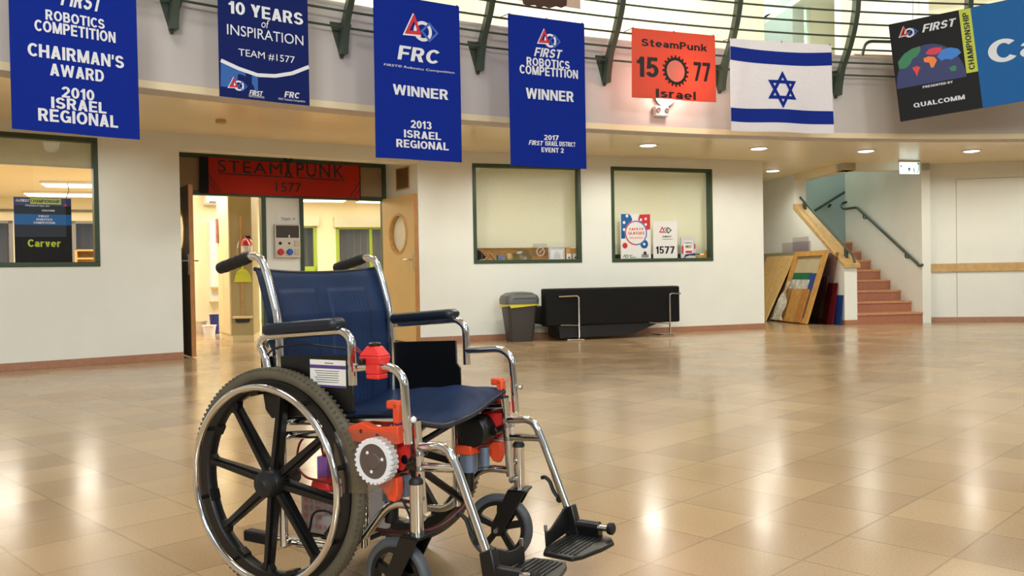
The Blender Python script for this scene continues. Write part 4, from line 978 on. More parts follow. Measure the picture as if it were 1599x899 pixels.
# hanging rods / ties of the banners are the railing bars; sign board of the championship pit at the right
def sign():
    D = ray(1394, 37); q = D[:2] * (9.9 / D[1]); F = Frame(q, math.radians(-22))
    H = lambda x, y: np.array(F.hit(x, y, 0))
    TL, BL = H(1394, 37), H(1406, 190); BR = H(1599, 157.5); TR = H(1519, 12)
    e1 = (BR - BL) / np.linalg.norm(BR - BL); e2 = np.array([-e1[1], e1[0]]); hgt = float((TL - BL) @ e2)
    loc = lambda p: ((H(*p) - BL) @ e1, (H(*p) - BL) @ e2)
    wid = 2.6
    at = lambda u, v, o=0: (BL[0] + e1[0] * u + e2[0] * v, -o, BL[1] + e1[1] * u + e2[1] * v)
    t = Thing('pit_sign', F, at(0, 0), 'black and blue CHAMPIONSHIP sign with a world map hung askew at the right', 'sign')
    t.part('board', MB().prism([at(0, 0), at(wid, 0), at(wid, hgt), at(0, hgt)], (0, .012, 0)), M['signblack'])
    fl = {}
    def f(nm, m, o):
        if nm not in fl: fl[nm] = (Flat(lambda u, v: at(u, v, o)), m)
        return fl[nm][0]
    xb = loc((1518, 12))[0]; xb2 = loc((1532, 171))[0]; xb = (xb + xb2) / 2
    f('blue_field', 'signblue', .002).rect(xb, wid, 0, hgt)
    l0 = loc((1499, 16))[0]; l1 = loc((1507, 115)); f('lime_strip', 'signlime', .003).rect((l0 + l1[0]) / 2, xb, l1[1], hgt - .005)
    a = (l0 + l1[0]) / 2
    f('strip_lettering', 'ink', .005).text('CHAMPIONSHIP', a + (xb - a) * .26, a + (xb - a) * .76, loc((1516, 109))[1], loc((1512, 19))[1], .03, 0, True)
    tx = lambda st, bl, tr, bold=.03, sh=0, nm='lettering', m='let': f(nm, m, .005).text(st, loc(bl)[0], loc(tr)[0], loc(bl)[1], loc(tr)[1], bold, sh)
    tx('FIRST', (1440, 51), (1493, 28), .05, .3); tx('PRESENTED BY', (1441, 138), (1487.5, 126), .02); tx('QUALCOMM', (1427, 168.5), (1506, 147.5), .02)
    q0 = loc((1545, 101)); q1 = loc((1585, 57)); f('team_name', 'let', .004).text('Carver', q0[0], q0[0] + (q1[0] - q0[0]) * 5.4, q0[1], q1[1], .03)
    c = loc((1418, 50)); emblem(f('red_triangle', 'logored', .005), f('lettering', 'let', .005), f('blue_square', 'logoblue', .0045), c[0], c[1], hgt * .13)
    # globe
    g0 = loc((1400, 105)); g1 = loc((1503, 88)); gx = (g0[0] + g1[0]) / 2; gr = (a - .008) / 2; gz = loc((1452, 130))[1]; top = loc((1458, 67))[1] - gz
    gx = a / 2 + .002
    f('globe', 'globeblue', .002).poly([(gx + gr * math.cos(PI * k / 24), gz + top * math.sin(PI * k / 24)) for k in range(25)])
    def land(nm, m, pts): f(nm, m, .004).poly([loc(p) for p in pts][::-1])
    land('north_america', 'mapgreen', [(1402, 97), (1412, 84), (1424, 76), (1437, 72), (1437, 80), (1432, 88), (1425, 92), (1421, 101), (1414, 107), (1404, 108)])
    land('south_america', 'mapred', [(1424, 106), (1432, 103), (1437, 105), (1434, 112), (1432, 120), (1429, 113)])
    land('africa', 'maporange', [(1442, 91), (1450, 88), (1459, 89), (1463, 94), (1458, 105), (1454, 106), (1451, 98), (1443, 97)])
    land('europe', 'mappink', [(1445, 84), (1450, 77), (1460, 74), (1471, 74), (1470, 80), (1463, 85), (1453, 86)])
    land('asia', 'mapblue', [(1463, 88), (1472, 77), (1484, 74), (1496, 76), (1501, 82), (1494, 88), (1486, 93), (1477, 92), (1470, 95)])
    land('australia', 'mapgreen', [(1482, 106), (1489, 102), (1494, 104), (1492, 111), (1485, 111)])
    for nm, (ff, m) in fl.items(): t.part(nm, ff.mb, M[m])
    for u in (.25, 1.3, 2.4):
        p = at(u, hgt - .02); t.part('hanging_wire', MB().cyl((p[0], -.004, p[2]), (p[0] + .01, .05, p[2] + .5), .003, 6), M['blackwire'])
sign()

def picture():
    b = Banner(770, 906, 8, 4.3, 3.51, 'pale cloth picture with brown shapes hung above the 2017 banner', M['cloth2'], 'picture_cloth', 'banner', seed=2, amp=.006)
    for (x0, x1, y0) in ((816, 884, 7.5),):
        k = b.flat('brown_figures', 'brownprint', .003)
        pts = [b.H(p) for p in ((816, 6), (822, 9), (835, 8), (842, 12), (850, 10), (858, 13), (868, 10), (876, 13), (884, 9), (886, -20), (814, -20))]; k.poly(pts[::-1])
    b.done()
picture()

# gallery lamp globe, ledge, camera dome
def gl(px, py, R):
    D = ray(px, py); o = -cc; d = D[:2]; a = d @ d; b_ = 2 * o @ d; c_ = o @ o - R * R; t_ = (-b_ + math.sqrt(b_ * b_ - 4 * a * c_)) / (2 * a); return EYE + D * t_
p = gl(596, -8, RU - .3)
t = Thing('wall_globe_lamp', WORLD, tuple(p), 'lit round globe lamp on the gallery wall above the 2013 banner', 'lamp')
t.part('globe', MB().sphere(p, .27, 20, .62), M['globe']); ow = Vector((p[0] - cc[0], p[1] - cc[1], 0)).normalized(); t.part('stem', MB().cyl(Vector(p) + ow * .15, Vector(p) + ow * .32, .05), M['steel'])
p = gl(1203, 37, RU + 2.2)
dirr = Vector((p[0] - cc[0], p[1] - cc[1], 0)).normalized()
t = Thing('round_vent', WORLD, tuple(p), 'black round hole in the recessed gallery wall above the white flag', 'vent')
t.part('collar', MB().lathe([(.17, -.02), (.21, -.02), (.21, .0), (.17, 0)], Vector(p) - dirr * .01, tuple(dirr), 24, True), M['teal_wall']); t.part('opening', MB().lathe([(.17, 0), (1e-4, 0)], Vector(p) - dirr * .012, tuple(dirr), 24), M['ink'])
mb = MB(); aa0, aa1 = cyl_angle(1420, RF + .6), cyl_angle(1312, RF + .6)
V = []
for k in range(9):
    a = aa0 + (aa1 - aa0) * k / 8
    for R, z in ((RF + .3, 3.4), (RF + .3, 3.5), (RF + .9, 3.5), (RF + .9, 3.4)): V.append(arc(a, R, z))
mb.add(V, [(4 * i + k, 4 * i + 4 + k, 4 * i + 4 + (k + 1) % 4, 4 * i + (k + 1) % 4) for i in range(8) for k in range(4)] + [(0, 1, 2, 3), (35, 34, 33, 32)])
solo('wooden_ledge', mb, M['pine'], WORLD, tuple(arc(aa0, RF + .3, 3.4)), 'pale wooden ledge on the gallery edge right of the white flag', 'ledge')
mb = MB().tube(fillet([arc(aa0, RF + .15, 3.62), arc(aa1 - .2, RF + .15, 3.62), arc(aa1, RF + .15, 3.4)], .1), .02, 8)
solo('ledge_rail', mb, M['rail'], WORLD, tuple(arc(aa0, RF + .15, 3.4)), 'dark handrail over the wooden ledge right of the white flag', 'rail')

# wall lamp and emergency light under the orange flag
ang = 110.4; ra = Vector((math.cos(math.radians(ang)), math.sin(math.radians(ang)), 0)); FL = Frame(arc(ang, RF)[:2], math.radians(ang - 90)) 
t = Thing('fascia_lamp', FL, (0, 0, 2.7), 'lit wall lamp on the gallery front half hidden behind the orange flag', 'lamp')
t.part('back_plate', MB().lathe([(.13, 0), (.13, .03), (1e-4, .03)], (0, 0, 2.82), (0, -1, 0), 24), M['grey'])
t.part('shade', MB().lathe([(.125, .03), (.115, .08), (.07, .12), (1e-4, .13)], (0, 0, 2.82), (0, -1, 0), 24), M['globe'])
l = bpy.data.lights.new('fascia_lamp_light', 'POINT'); l.energy = 12; l.color = (1, .88, .76); l.shadow_soft_size = .06
o = bpy.data.objects.new('fascia_lamp_light', l); C.objects.link(o); o.location = FL.world(.02, -.31, 2.90)
x0 = -.06
t = Thing('emergency_light', FL, (x0, 0, 2.55), 'small white twin spot emergency light below the orange flag', 'emergency light')
t.part('case', MB().box(x0 - .085, x0 + .085, -.07, 0, 2.575, 2.69), M['white'], bevel=.012)
for s_ in (-.05, .055): t.part('spot', MB().lathe([(.026, 0), (.026, .012), (.018, .012), (1e-4, .006)], (x0 + s_, -.07, 2.64), (0, -1, 0), 16), M['grey'])

# ------------------------------------------------------------------ downlights in the soffit
def downlight(x, y, label, lit=True, power=54):
    t = Thing('downlight', WORLD, (x, y, CEIL - .01), label, 'ceiling light', 'round downlights in the soffit')
    t.part('ring', MB().lathe([(.10, 0), (.118, 0), (.118, -.012), (.10, -.012)], (x, y, CEIL), (0, 0, 1), 28, True), M['white'])
    t.part('diffuser', MB().lathe([(.101, -.010), (.06, -.02), (1e-4, -.022)], (x, y, CEIL), (0, 0, 1), 28), M['lamp'] if power > 20 else M['lampdim'])
    if lit:
        l = bpy.data.lights.new('downlight_lamp', 'SPOT'); l.energy = power if power > 20 else 24; l.color = (1, .97, .86); l.spot_size = 2.95; l.spot_blend = .5; l.shadow_soft_size = .08
        o = bpy.data.objects.new('downlight_lamp', l); C.objects.link(o); o.location = (x, y, CEIL - .04)
downlight(*arc(130.1, 17.1)[:2], 'round downlight hidden near the 2010 banner', True, 16)
for a, lab in ((134.6, 'round downlight above the left window'),  (119.8, 'round downlight behind the 2013 banner'), (114.6, 'round downlight behind the 2017 banner'), (88.4, 'round downlight right of the frame end')):
    p = arc(a, 17.1); downlight(p.x, p.y, lab, True, 16 if a > 130 else 54)
for px, py, lab in ((1012, 226, 'round lit downlight below the orange flag'), (1185, 231, 'round lit downlight below the white flag'), (1352, 235, 'round lit downlight left of the exit sign'), (1517, 235, 'round lit downlight right of the exit sign'), (1207, 266, 'small lit downlight in the niche above the leaning boards')):
    p = ground(px, py, CEIL); downlight(p[0], p[1], lab)
p = ground(345, 187, CEIL)
t = Thing('ceiling_spot', WORLD, (p[0], p[1], CEIL - .03), 'small unlit tan spot in the soffit below the 10 YEARS banner', 'ceiling light')
t.part('can', MB().lathe([(.05, 0), (.05, -.035), (.035, -.035), (1e-4, -.02)], (p[0], p[1], CEIL), (0, 0, 1), 18), M['wood'])

# exit sign
def exit_sign():
    F = Frame(ground(1420, 252, CEIL - .012), math.radians(12)); H = lambda x, y: F.hit(x, y, -.02)
    a, z1 = H(1405.5, 252.5); b, z0 = H(1436, 271.5)
    t = Thing('exit_sign', F, (a, 0, z0), 'lit white and teal exit sign hanging before the stairs', 'sign')
    t.part('panel', MB().box(a, b, -.02, .0, z0, z1 - .003), M['exit'], bevel=.003)
    t.part('hanger', MB().box(a - .01, b + .01, -.025, .01, z1 - .003, CEIL - .001), M['steel'])
    L = Flat(lambda s, z: (s, -.0225, z)); w_, h_ = b - a, z1 - z0
    X = lambda q: a + w_ * q
    Z = lambda q: z0 + h_ * q
    # running figure, door and arrow
    L.disc(X(.46), Z(.42), w_ * .055); L.poly([(X(.42), Z(.36)), (X(.46), Z(.12)), (X(.5), Z(.36))]); L.line([(X(.70), Z(.44)), (X(.72), Z(.12))], w_ * .04); L.line([(X(.66), Z(.38)), (X(.71), Z(.46))], w_ * .03)
    L.poly([(X(.86), Z(.94)), (X(.97), Z(.94)), (X(.93), Z(.72))]); L.line([(X(.97), Z(.9)), (X(.95), Z(.35)), (X(.88), Z(.08))], w_ * .03); L.poly([(X(.01), Z(.55)), (X(.01), Z(.72)), (X(.12), Z(.66))])
    t.part('pictogram', L.mb, M['teal'])
exit_sign()

# ------------------------------------------------------------------ stairs and niche at the right
def stairs():
    R = .162; T = .28; n = 8
    st = MB(); rs = MB()
    for k in range(n):
        z = R * k + .02
        rs.box(0, 1.06, T * k, T * k + .02, (R * k if k else 0), R * (k + 1) + .0)
        st.box(0, 1.06, T * k - .015, (T * (k + 1) + .02) if k < n - 1 else 3.6, R * (k + 1) - .025, R * (k + 1) + .005)
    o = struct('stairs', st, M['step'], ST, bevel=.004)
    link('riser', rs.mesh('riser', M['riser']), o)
    # parapet beside the steps: sloping top, then full height
    pl = [(0, 0), (0, .88), (1.54, 1.86), (1.54, CEIL + .1), (4.2, CEIL + .1), (4.2, 0)]
    struct('wall_stair_left', MB().prism([(y, 0, z) for y, z in pl], (0, .2, 0)), M['wall'], SW)
    cap = [(-.05, .85), (-.05, .905), (1.54, 1.93), (1.54, 1.845)]
    struct('trim_4', MB().prism([(y, -.03, z) for y, z in cap], (0, .26, 0)), M['wood'], SW, bevel=.005)
    struct('wall_stair_right', MB().box(0, 2.18, -1.2, -1.06, 0, 5.2), M['wall'], SW)
    struct('wall_stair_landing', MB().box(-.2, 4.0, 3.6, 3.75, 0, 5.2), M['teal_wall'], ST)
    struct('wall_stair_inner', MB().box(1.54, 3.6, .0, .2, CEIL + .1, 5.2), M['teal_wall'], SW)
    struct('wall_stair_turn', MB().box(1.2, 4.0, 2.18, 2.3, 0, 5.2), M['wall'], ST)
    struct('ceiling_stair', MB().box(-.2, 4.0, 0.0, 3.75, 5.2, 5.3), M['wall'], ST)
    struct('trim_5', MB().box(-.2, 1.2, .0, .2, 2.30, CEIL + .06), M['wall'], ST)
    struct('trim_6', MB().box(0.0, 1.54, .0, .2, 2.30, CEIL + .06), M['soffit'], SW)
    struct('wall_stair_front', MB().box(-.2, 1.2, .02, .2, CEIL + .06, 5.2), M['wall'], ST)
    struct('baseboard_stair', MB().box(-.212, .0, -.012, -.0, 0, .075), M['skirt'], ST)
    struct('baseboard_parapet', MB().box(-.012, 4.2, .2, .212, 0, .075), M['skirt'], SW)
    struct('wall_niche_back', MB().box(-4, 0, 4.2, 4.3, 0, CEIL + .1), M['wall'], ST)
    l = area('stairwell_daylight', ST.world(1.2, 2.4, 5.0), 1.0, 95, (.78, .97, .95))
    # handrails
    t = Thing('parapet_handrail', SW, (0, .1, .9), 'dark steel handrail along the wooden cap of the stair parapet', 'handrail')
    pth = fillet([(-.12, .1, .93), (-.07, .1, 1.03), (1.62, .1, 2.08)], .03); t.part('rail', MB().tube(pth, .019, 10), M['rail'])
    for y in (.12, 1.4): t.part('bracket', MB().box(y - .03, y + .03, .08, .12, .905 + y * .635 - .02, 1.045 + y * .62 + .03), M['rail'])
    t = Thing('wall_handrail', SW, (0, -1.0, .9), 'dark steel handrail on the wall right of the steps', 'handrail')
    pth = fillet([(-.02, -1.055, .88), (-.02, -1.0, .86), (.05, -1.0, .911), (1.70, -1.0, 1.875), (2.14, -1.0, 1.88), (2.22, -1.0, 1.95), (2.22, -1.05, 2.0), (2.12, -1.055, 2.0)], .04); t.part('rail', MB().tube(pth, .021, 10), M['rail'])
    for y in (.33, 1.5): t.part('bracket', MB().tube(fillet([(y, -1.0, .885 + (y - .05) * .585), (y, -1.0, .83 + (y - .05) * .585), (y, -1.06, .83 + (y - .05) * .585)], .02), .012, 8), M['rail'])
    H = lambda px, py: ST.hit(px, py, 3.53)
    a, b_ = H(1262, 335), H(1335, 290)
    t = Thing('landing_handrail', ST, (a[0], 3.53, a[1]), 'dark steel handrail on the shaded landing wall', 'handrail')
    t.part('rail', MB().cyl((a[0], 3.53, a[1]), (b_[0], 3.53, b_[1]), .024, 10), M['rail']); m_ = H(1297, 318)
    t.part('bracket', MB().cyl((m_[0], 3.54, m_[1] - .02), (m_[0], 3.6, m_[1] - .05), .025), M['rail'])
    t = Thing('wall_rail_board', FC, (.05, 0, .76), 'long wooden bumper board along the right wall', 'rail')
    t.part('board', MB().box(.05, 6, -.03, -.001, .762, .892), M['wood'], bevel=.006)
    # flush door in the right wall
    g_ = MB()
    for q in ((.45, .456, .08, 2.17), (.45, 1.75, 2.165, 2.171), (1.744, 1.75, .08, 2.17)): g_.box(q[0], q[1], -.003, .0, q[2], q[3])
    struct('door_3', g_, mat('door_gap', (150, 140, 122), .8), FC)
stairs()

def boards():
    wx = -.205                                            # face of the stair wall (local x of ST)
    def lean(y0, y1, xb, zt, xt=None, th=.02, zb=.004):
        "a board leaning to the right against the wall: corners bottom/top at the near (y0) and far (y1) end"
        xt = wx if xt is None else xt; d = Vector((xt - xb, 0, zt)); n_ = Vector((-zt, 0, xt - xb)).normalized() * th
        b0, b1 = Vector((xb, y0, zb)), Vector((xb, y1, zb)); return [b0, b1, b1 + d, b0 + d], n_
    def slab(y0, y1, xb, zt, xt=None, th=.02):
        c, n_ = lean(y0, y1, xb, zt, xt, th); return MB().hexa([c[0], c[1], c[1] + n_, c[0] + n_, c[3], c[2], c[2] + n_, c[3] + n_])
    def onb(y0, y1, xb, zt, xt, th):
        c, n_ = lean(y0, y1, xb, zt, xt, th); u = (c[1] - c[0]); v = (c[3] - c[0])
        return lambda a, b, o=0: c[0] + u * a + v * b + n_.normalized() * (th + o)
    # big plywood, farther back
    P = (1.40, 2.40, -.79, 1.06, wx - .07, .022)
    t = Thing('plywood_sheet', ST, (P[2], P[0], 0), 'large plywood sheet with bolt holes leaning by the wall corner', 'board', None)
    t.part('sheet', slab(P[0], P[1], P[2], P[3], P[4], P[5]), M['ply'])
    mp = onb(*P); hl = MB()
    for a, b in ((.12, .93), (.25, .82), (.22, .75), (.62, .84), (.75, .7), (.22, .6), (.22, .5), (.24, .42), (.2, .36), (.8, .6), (.78, .45), (.6, .24), (.78, .16), (.72, .1), (.5, .93)):
        c = mp(a, b, .0008); e1 = (mp(a + .012, b, .0008) - c); e2 = (mp(a, b + .014, .0008) - c); hl.add([c + e1 * math.cos(k) + e2 * math.sin(k) for k in np.arange(0, 6.28, .7)], [tuple(range(9))])
    t.part('hole_marks', hl, M['edge'])
    solo('dark_board', slab(1.385, 2.1, -.74, .93, wx - .06, .018), M['doordark'], ST, (-.75, 1.385, 0), 'dark panel edge just behind the big plywood sheet', 'board')
    # open timber frame
    P = (.33, 1.37, -.62, 1.115, wx - .05, .035)
    t = Thing('timber_frame', ST, (P[2], P[0], 0), 'open rectangular pine frame leaning in front of the plywood', 'frame')
    mp = onb(*P); base = lambda a, b: mp(a, b, -P[5])
    def bar(a0, a1, b0, b1): return MB().hexa([base(a0, b0), base(a1, b0), mp(a1, b0), mp(a0, b0), base(a0, b1), base(a1, b1), mp(a1, b1), mp(a0, b1)])
    t.part('near_stile', bar(0, .11, 0, 1), M['pine']); t.part('far_stile', bar(.89, 1, 0, 1), M['pine']); t.part('top_rail', bar(.11, .89, .93, 1), M['pine']); t.part('bottom_rail', bar(.11, .89, 0, .07), M['pine'])
    def flatboard(name, m, a0, a1, b0, b1, o, th, label, cat='board'):
        q = lambda a, b, oo: mp(a, b, oo)
        mb_ = MB().hexa([q(a0, b0, o), q(a1, b0, o), q(a1, b0, o + th), q(a0, b0, o + th), q(a0, b1, o), q(a1, b1, o), q(a1, b1, o + th), q(a0, b1, o + th)])
        solo(name, mb_, m, ST, tuple(q(a0, b0, o)), label, cat)
    flatboard('masonite_sheet', mat('grey_beige_sheet', (190, 176, 140), .6, noise=.06, nscale=10), .05, .95, .0, .96, -.043, .006, 'grey beige sheet seen through the pine frame')
    flatboard('green_board', M['boardgreen'], .33, .885, .52, .70, -.034, .006, 'green board piece inside the pine frame')
    flatboard('blue_board', M['boardblue'], .12, .36, .45, .69, -.027, .006, 'blue board piece beside the green one inside the pine frame')
    flatboard('grey_scrap', mat('mottled_grey_white', (196, 194, 184), .6, noise=.45, nscale=12), .3, .885, .4, .60, -.02, .006, 'mottled white scrap sheet below the green board')
    flatboard('plank', M['pine'], .34, .68, .0, .46, .003, .02, 'short wide pine plank resting on the frame foot')
    flatboard('narrow_plank', mat('orange_timber', (186, 126, 58), .5, noise=.15), .155, .33, .0, .46, .004, .03, 'narrow orange brown plank right of the wide plank')
    flatboard('far_plank', mat('orange_timber2', (178, 124, 60), .5, noise=.15), .74, .86, .08, .46, .002, .02, 'thin brown plank left of the wide plank')
    mbs = MB().grid(lambda u, v: mp(.62 + .5 * (1 - v) * u + .18 * v + .05 * math.sin(9 * v + 4 * u), .0 + .55 * v, .058 + .03 * math.sin(11 * u + 7 * v) * math.sin(5 * v + 2)), 10, 20)
    solo('plastic_wrap', mbs, mat('crumpled_wrap', (214, 208, 192), .3, noise=.25, nscale=30), ST, tuple(mp(.8, 0, .03)), 'crumpled grey white wrapping hanging over the pine frame edge', 'wrapping')
    solo('smoked_sheet', slab(.12, .95, -.42, 1.08, wx - .012, .006), M['smoke'], ST, (-.42, .12, 0), 'dark smoked plastic sheet right of the pine frame', 'sheet')
    solo('smoked_sheet', slab(.2, .8, -.5, .72, -.33, .006), M['smoke'], ST, (-.5, .2, 0), 'shorter smoked plastic sheet behind the pine frame foot', 'sheet')
    solo('red_sheet', slab(.16, .5, -.3, .62, wx - .006, .005), mat('dark_red_sheet', (128, 30, 40), .4), ST, (-.3, .16, 0), 'thin dark red sheet between smoked sheet and blue board', 'sheet')
    solo('blue_board', slab(.02, .32, -.245, .44, wx - .002, .012), mat('navy_panel', (24, 56, 124), .5), ST, (-.245, .02, 0), 'short blue panel leaning nearest the parapet end', 'board')
    z0 = SW.hit(1240, 391, .2)[1]
    a, b_ = SW.hit(1266, 389, .21)[0], SW.hit(1222, 389, .21)[0]; z1 = SW.hit(1240, 371, .21)[1]
    solo('clear_sheet', MB().box(wx - .012, wx - .004, a, b_, .004, SW.hit(1240, 378, .21)[1]), M['clearsheet'], ST, (wx, a, 0), 'lilac clear plastic sheet above the plywood', 'sheet')
    solo('clear_sheet', MB().box(wx - .022, wx - .014, a + .05, SW.hit(1239, 380, .21)[0], .004, SW.hit(1250, 370, .21)[1]), M['clearsheet'], ST, (wx, a, 0), 'taller lilac clear sheet above the pine frame', 'sheet')
    zz = SW.hit(1200, 400, .24)
    solo('olive_board', MB().box(wx - .045, wx - .033, 1.42, 3.4, .05, 1.13), mat('grey_olive_panel', (164, 152, 122), .6, noise=.1), ST, (wx, 1.42, .05), 'grey olive panel upright against the niche wall behind the plywood', 'board')
boards()

# ------------------------------------------------------------------ sofa, bin, small things
def sofa():
    s0, s1 = 1.44, 3.33; d0, d1 = -.62, -.12
    t = Thing('sofa', FB, ((s0 + s1) / 2, d0, 0), 'long black leather sofa with chrome legs, back turned to the hall', 'sofa')
    t.part('backrest', MB().box(s0, s1, d0, d0 + .17, .185, .655), M['sofa'], bevel=.02)
    t.part('seat', MB().box(s0 + .02, s1 - .02, d0 + .17, d1, .2, .43), M['sofa'], bevel=.02)
    t.part('dark_base', MB().prism([(s0 + .18, d0 + .03, .19), (s0 + .2, d0 + .03, .035), (s0 + 1.22, d0 + .03, .05), (s0 + 1.5, d0 + .03, .15), (s0 + 1.62, d0 + .03, .19)], (0, .38, 0)), M['rubber'])  # dark block with a sloped end below the backrest
    for x, sg in ((1.88, -1), (3.17, 1)):
        lg = fillet([(x + sg * .27, d0 - .012, .555), (x, d0 - .012, .56), (x, d0 - .012, .012), (x - .0, d0 + .46, .012)] if sg < 0 else [(x + .16, d0 - .012, .555), (x, d0 - .012, .56), (x, d0 - .012, .012), (x, d0 + .46, .012)], .04)
        t.part('leg', MB().tube(lg, .012, 8), M['chrome'])
        t.part('foot_bar', MB().cyl((x - .16, d0 - .005, .012), (x + .06, d0 - .03, .012), .011, 8), M['chrome'])
        t.part('cross_bar', MB().cyl((x - (.25 if sg < 0 else .3), d0 - .008, .20 if sg < 0 else .19), (x, d0 - .008, .19 if sg < 0 else .165), .008, 8), M['chrome'])
sofa()
def rrect(hx, hy, r, n=6):
    out = []
    for cx, cy, a0 in ((hx - r, hy - r, 0), (-hx + r, hy - r, 90), (-hx + r, -hy + r, 180), (hx - r, -hy + r, 270)):
        for k in range(n + 1):
            a = math.radians(a0 + 90 * k / n); out.append((cx + r * math.cos(a), cy + r * math.sin(a)))
    return out
def bin_():
    cx, cy = 1.195, -.33
    t = Thing('pedal_bin', FB, (cx, cy, 0), 'dark grey plastic swing bin with a yellow bag beside the sofa', 'bin')
    def rings(L):
        mb = MB(); n = 0
        for hx, hy, r, z in L:
            p = rrect(hx, hy, r); mb.add([(cx + a, cy + b, z) for a, b in p], []); n = len(p)
        for i in range(len(L) - 1): mb.f += [(i * n + k, i * n + (k + 1) % n, (i + 1) * n + (k + 1) % n, (i + 1) * n + k) for k in range(n)]
        mb.f += [tuple(range(n)), tuple((len(L) - 1) * n + k for k in range(n))]; return mb
    t.part('body', rings([(.145, .115, .05, 0), (.15, .12, .05, .02), (.2, .16, .06, .455), (.207, .165, .06, .46)]), M['bin'])
    t.part('bag', MB().grid(lambda u, v: (lambda p: (cx + p[0], cy + p[1], .475 - .055 * v * (.6 + .4 * math.sin(u * 37) * math.sin(u * 11))))((rrect(.212, .17, .06)[int(u * 27.999)])), 27, 3), M['yellow'])
    t.part('lid', rings([(.218, .175, .06, .47), (.22, .177, .06, .53), (.205, .165, .06, .575), (.15, .12, .05, .61), (.06, .05, .03, .622)]), M['binlid'])
    t.part('flap', MB().hexa([(cx - .14, cy - .182, .535), (cx + .16, cy - .182, .535), (cx + .15, cy - .165, .54), (cx - .13, cy - .165, .54), (cx - .11, cy - .142, .598), (cx + .12, cy - .142, .598), (cx + .12, cy - .12, .6), (cx - .11, cy - .12, .6)]), M['bin'], bevel=.006)
bin_()
p = ground(861, 527); 
t = Thing('plastic_bottle', WORLD, (p[0], p[1], 0), 'small clear plastic bottle on the floor between bin and sofa', 'bottle')
t.part('body', MB().lathe([(.03, 0), (.033, .01), (.033, .11), (.014, .15), (.014, .17), (1e-4, .17)], (p[0], p[1], 0), (0, 0, 1), 16), M['clearsheet']); t.part('cap', MB().lathe([(.016, .17), (.016, .19), (1e-4, .19)], (p[0], p[1], 0), (0, 0, 1), 12), M['bluebit'])
p = ground(888, 529); u, d = FB.loc(p)
solo('wooden_block', MB().box(u - .05, u + .05, d, d + .08, 0, .075), M['pine'], FB, (u, d, 0), 'small wooden block on the floor by the left sofa leg', 'block', bevel=.004)

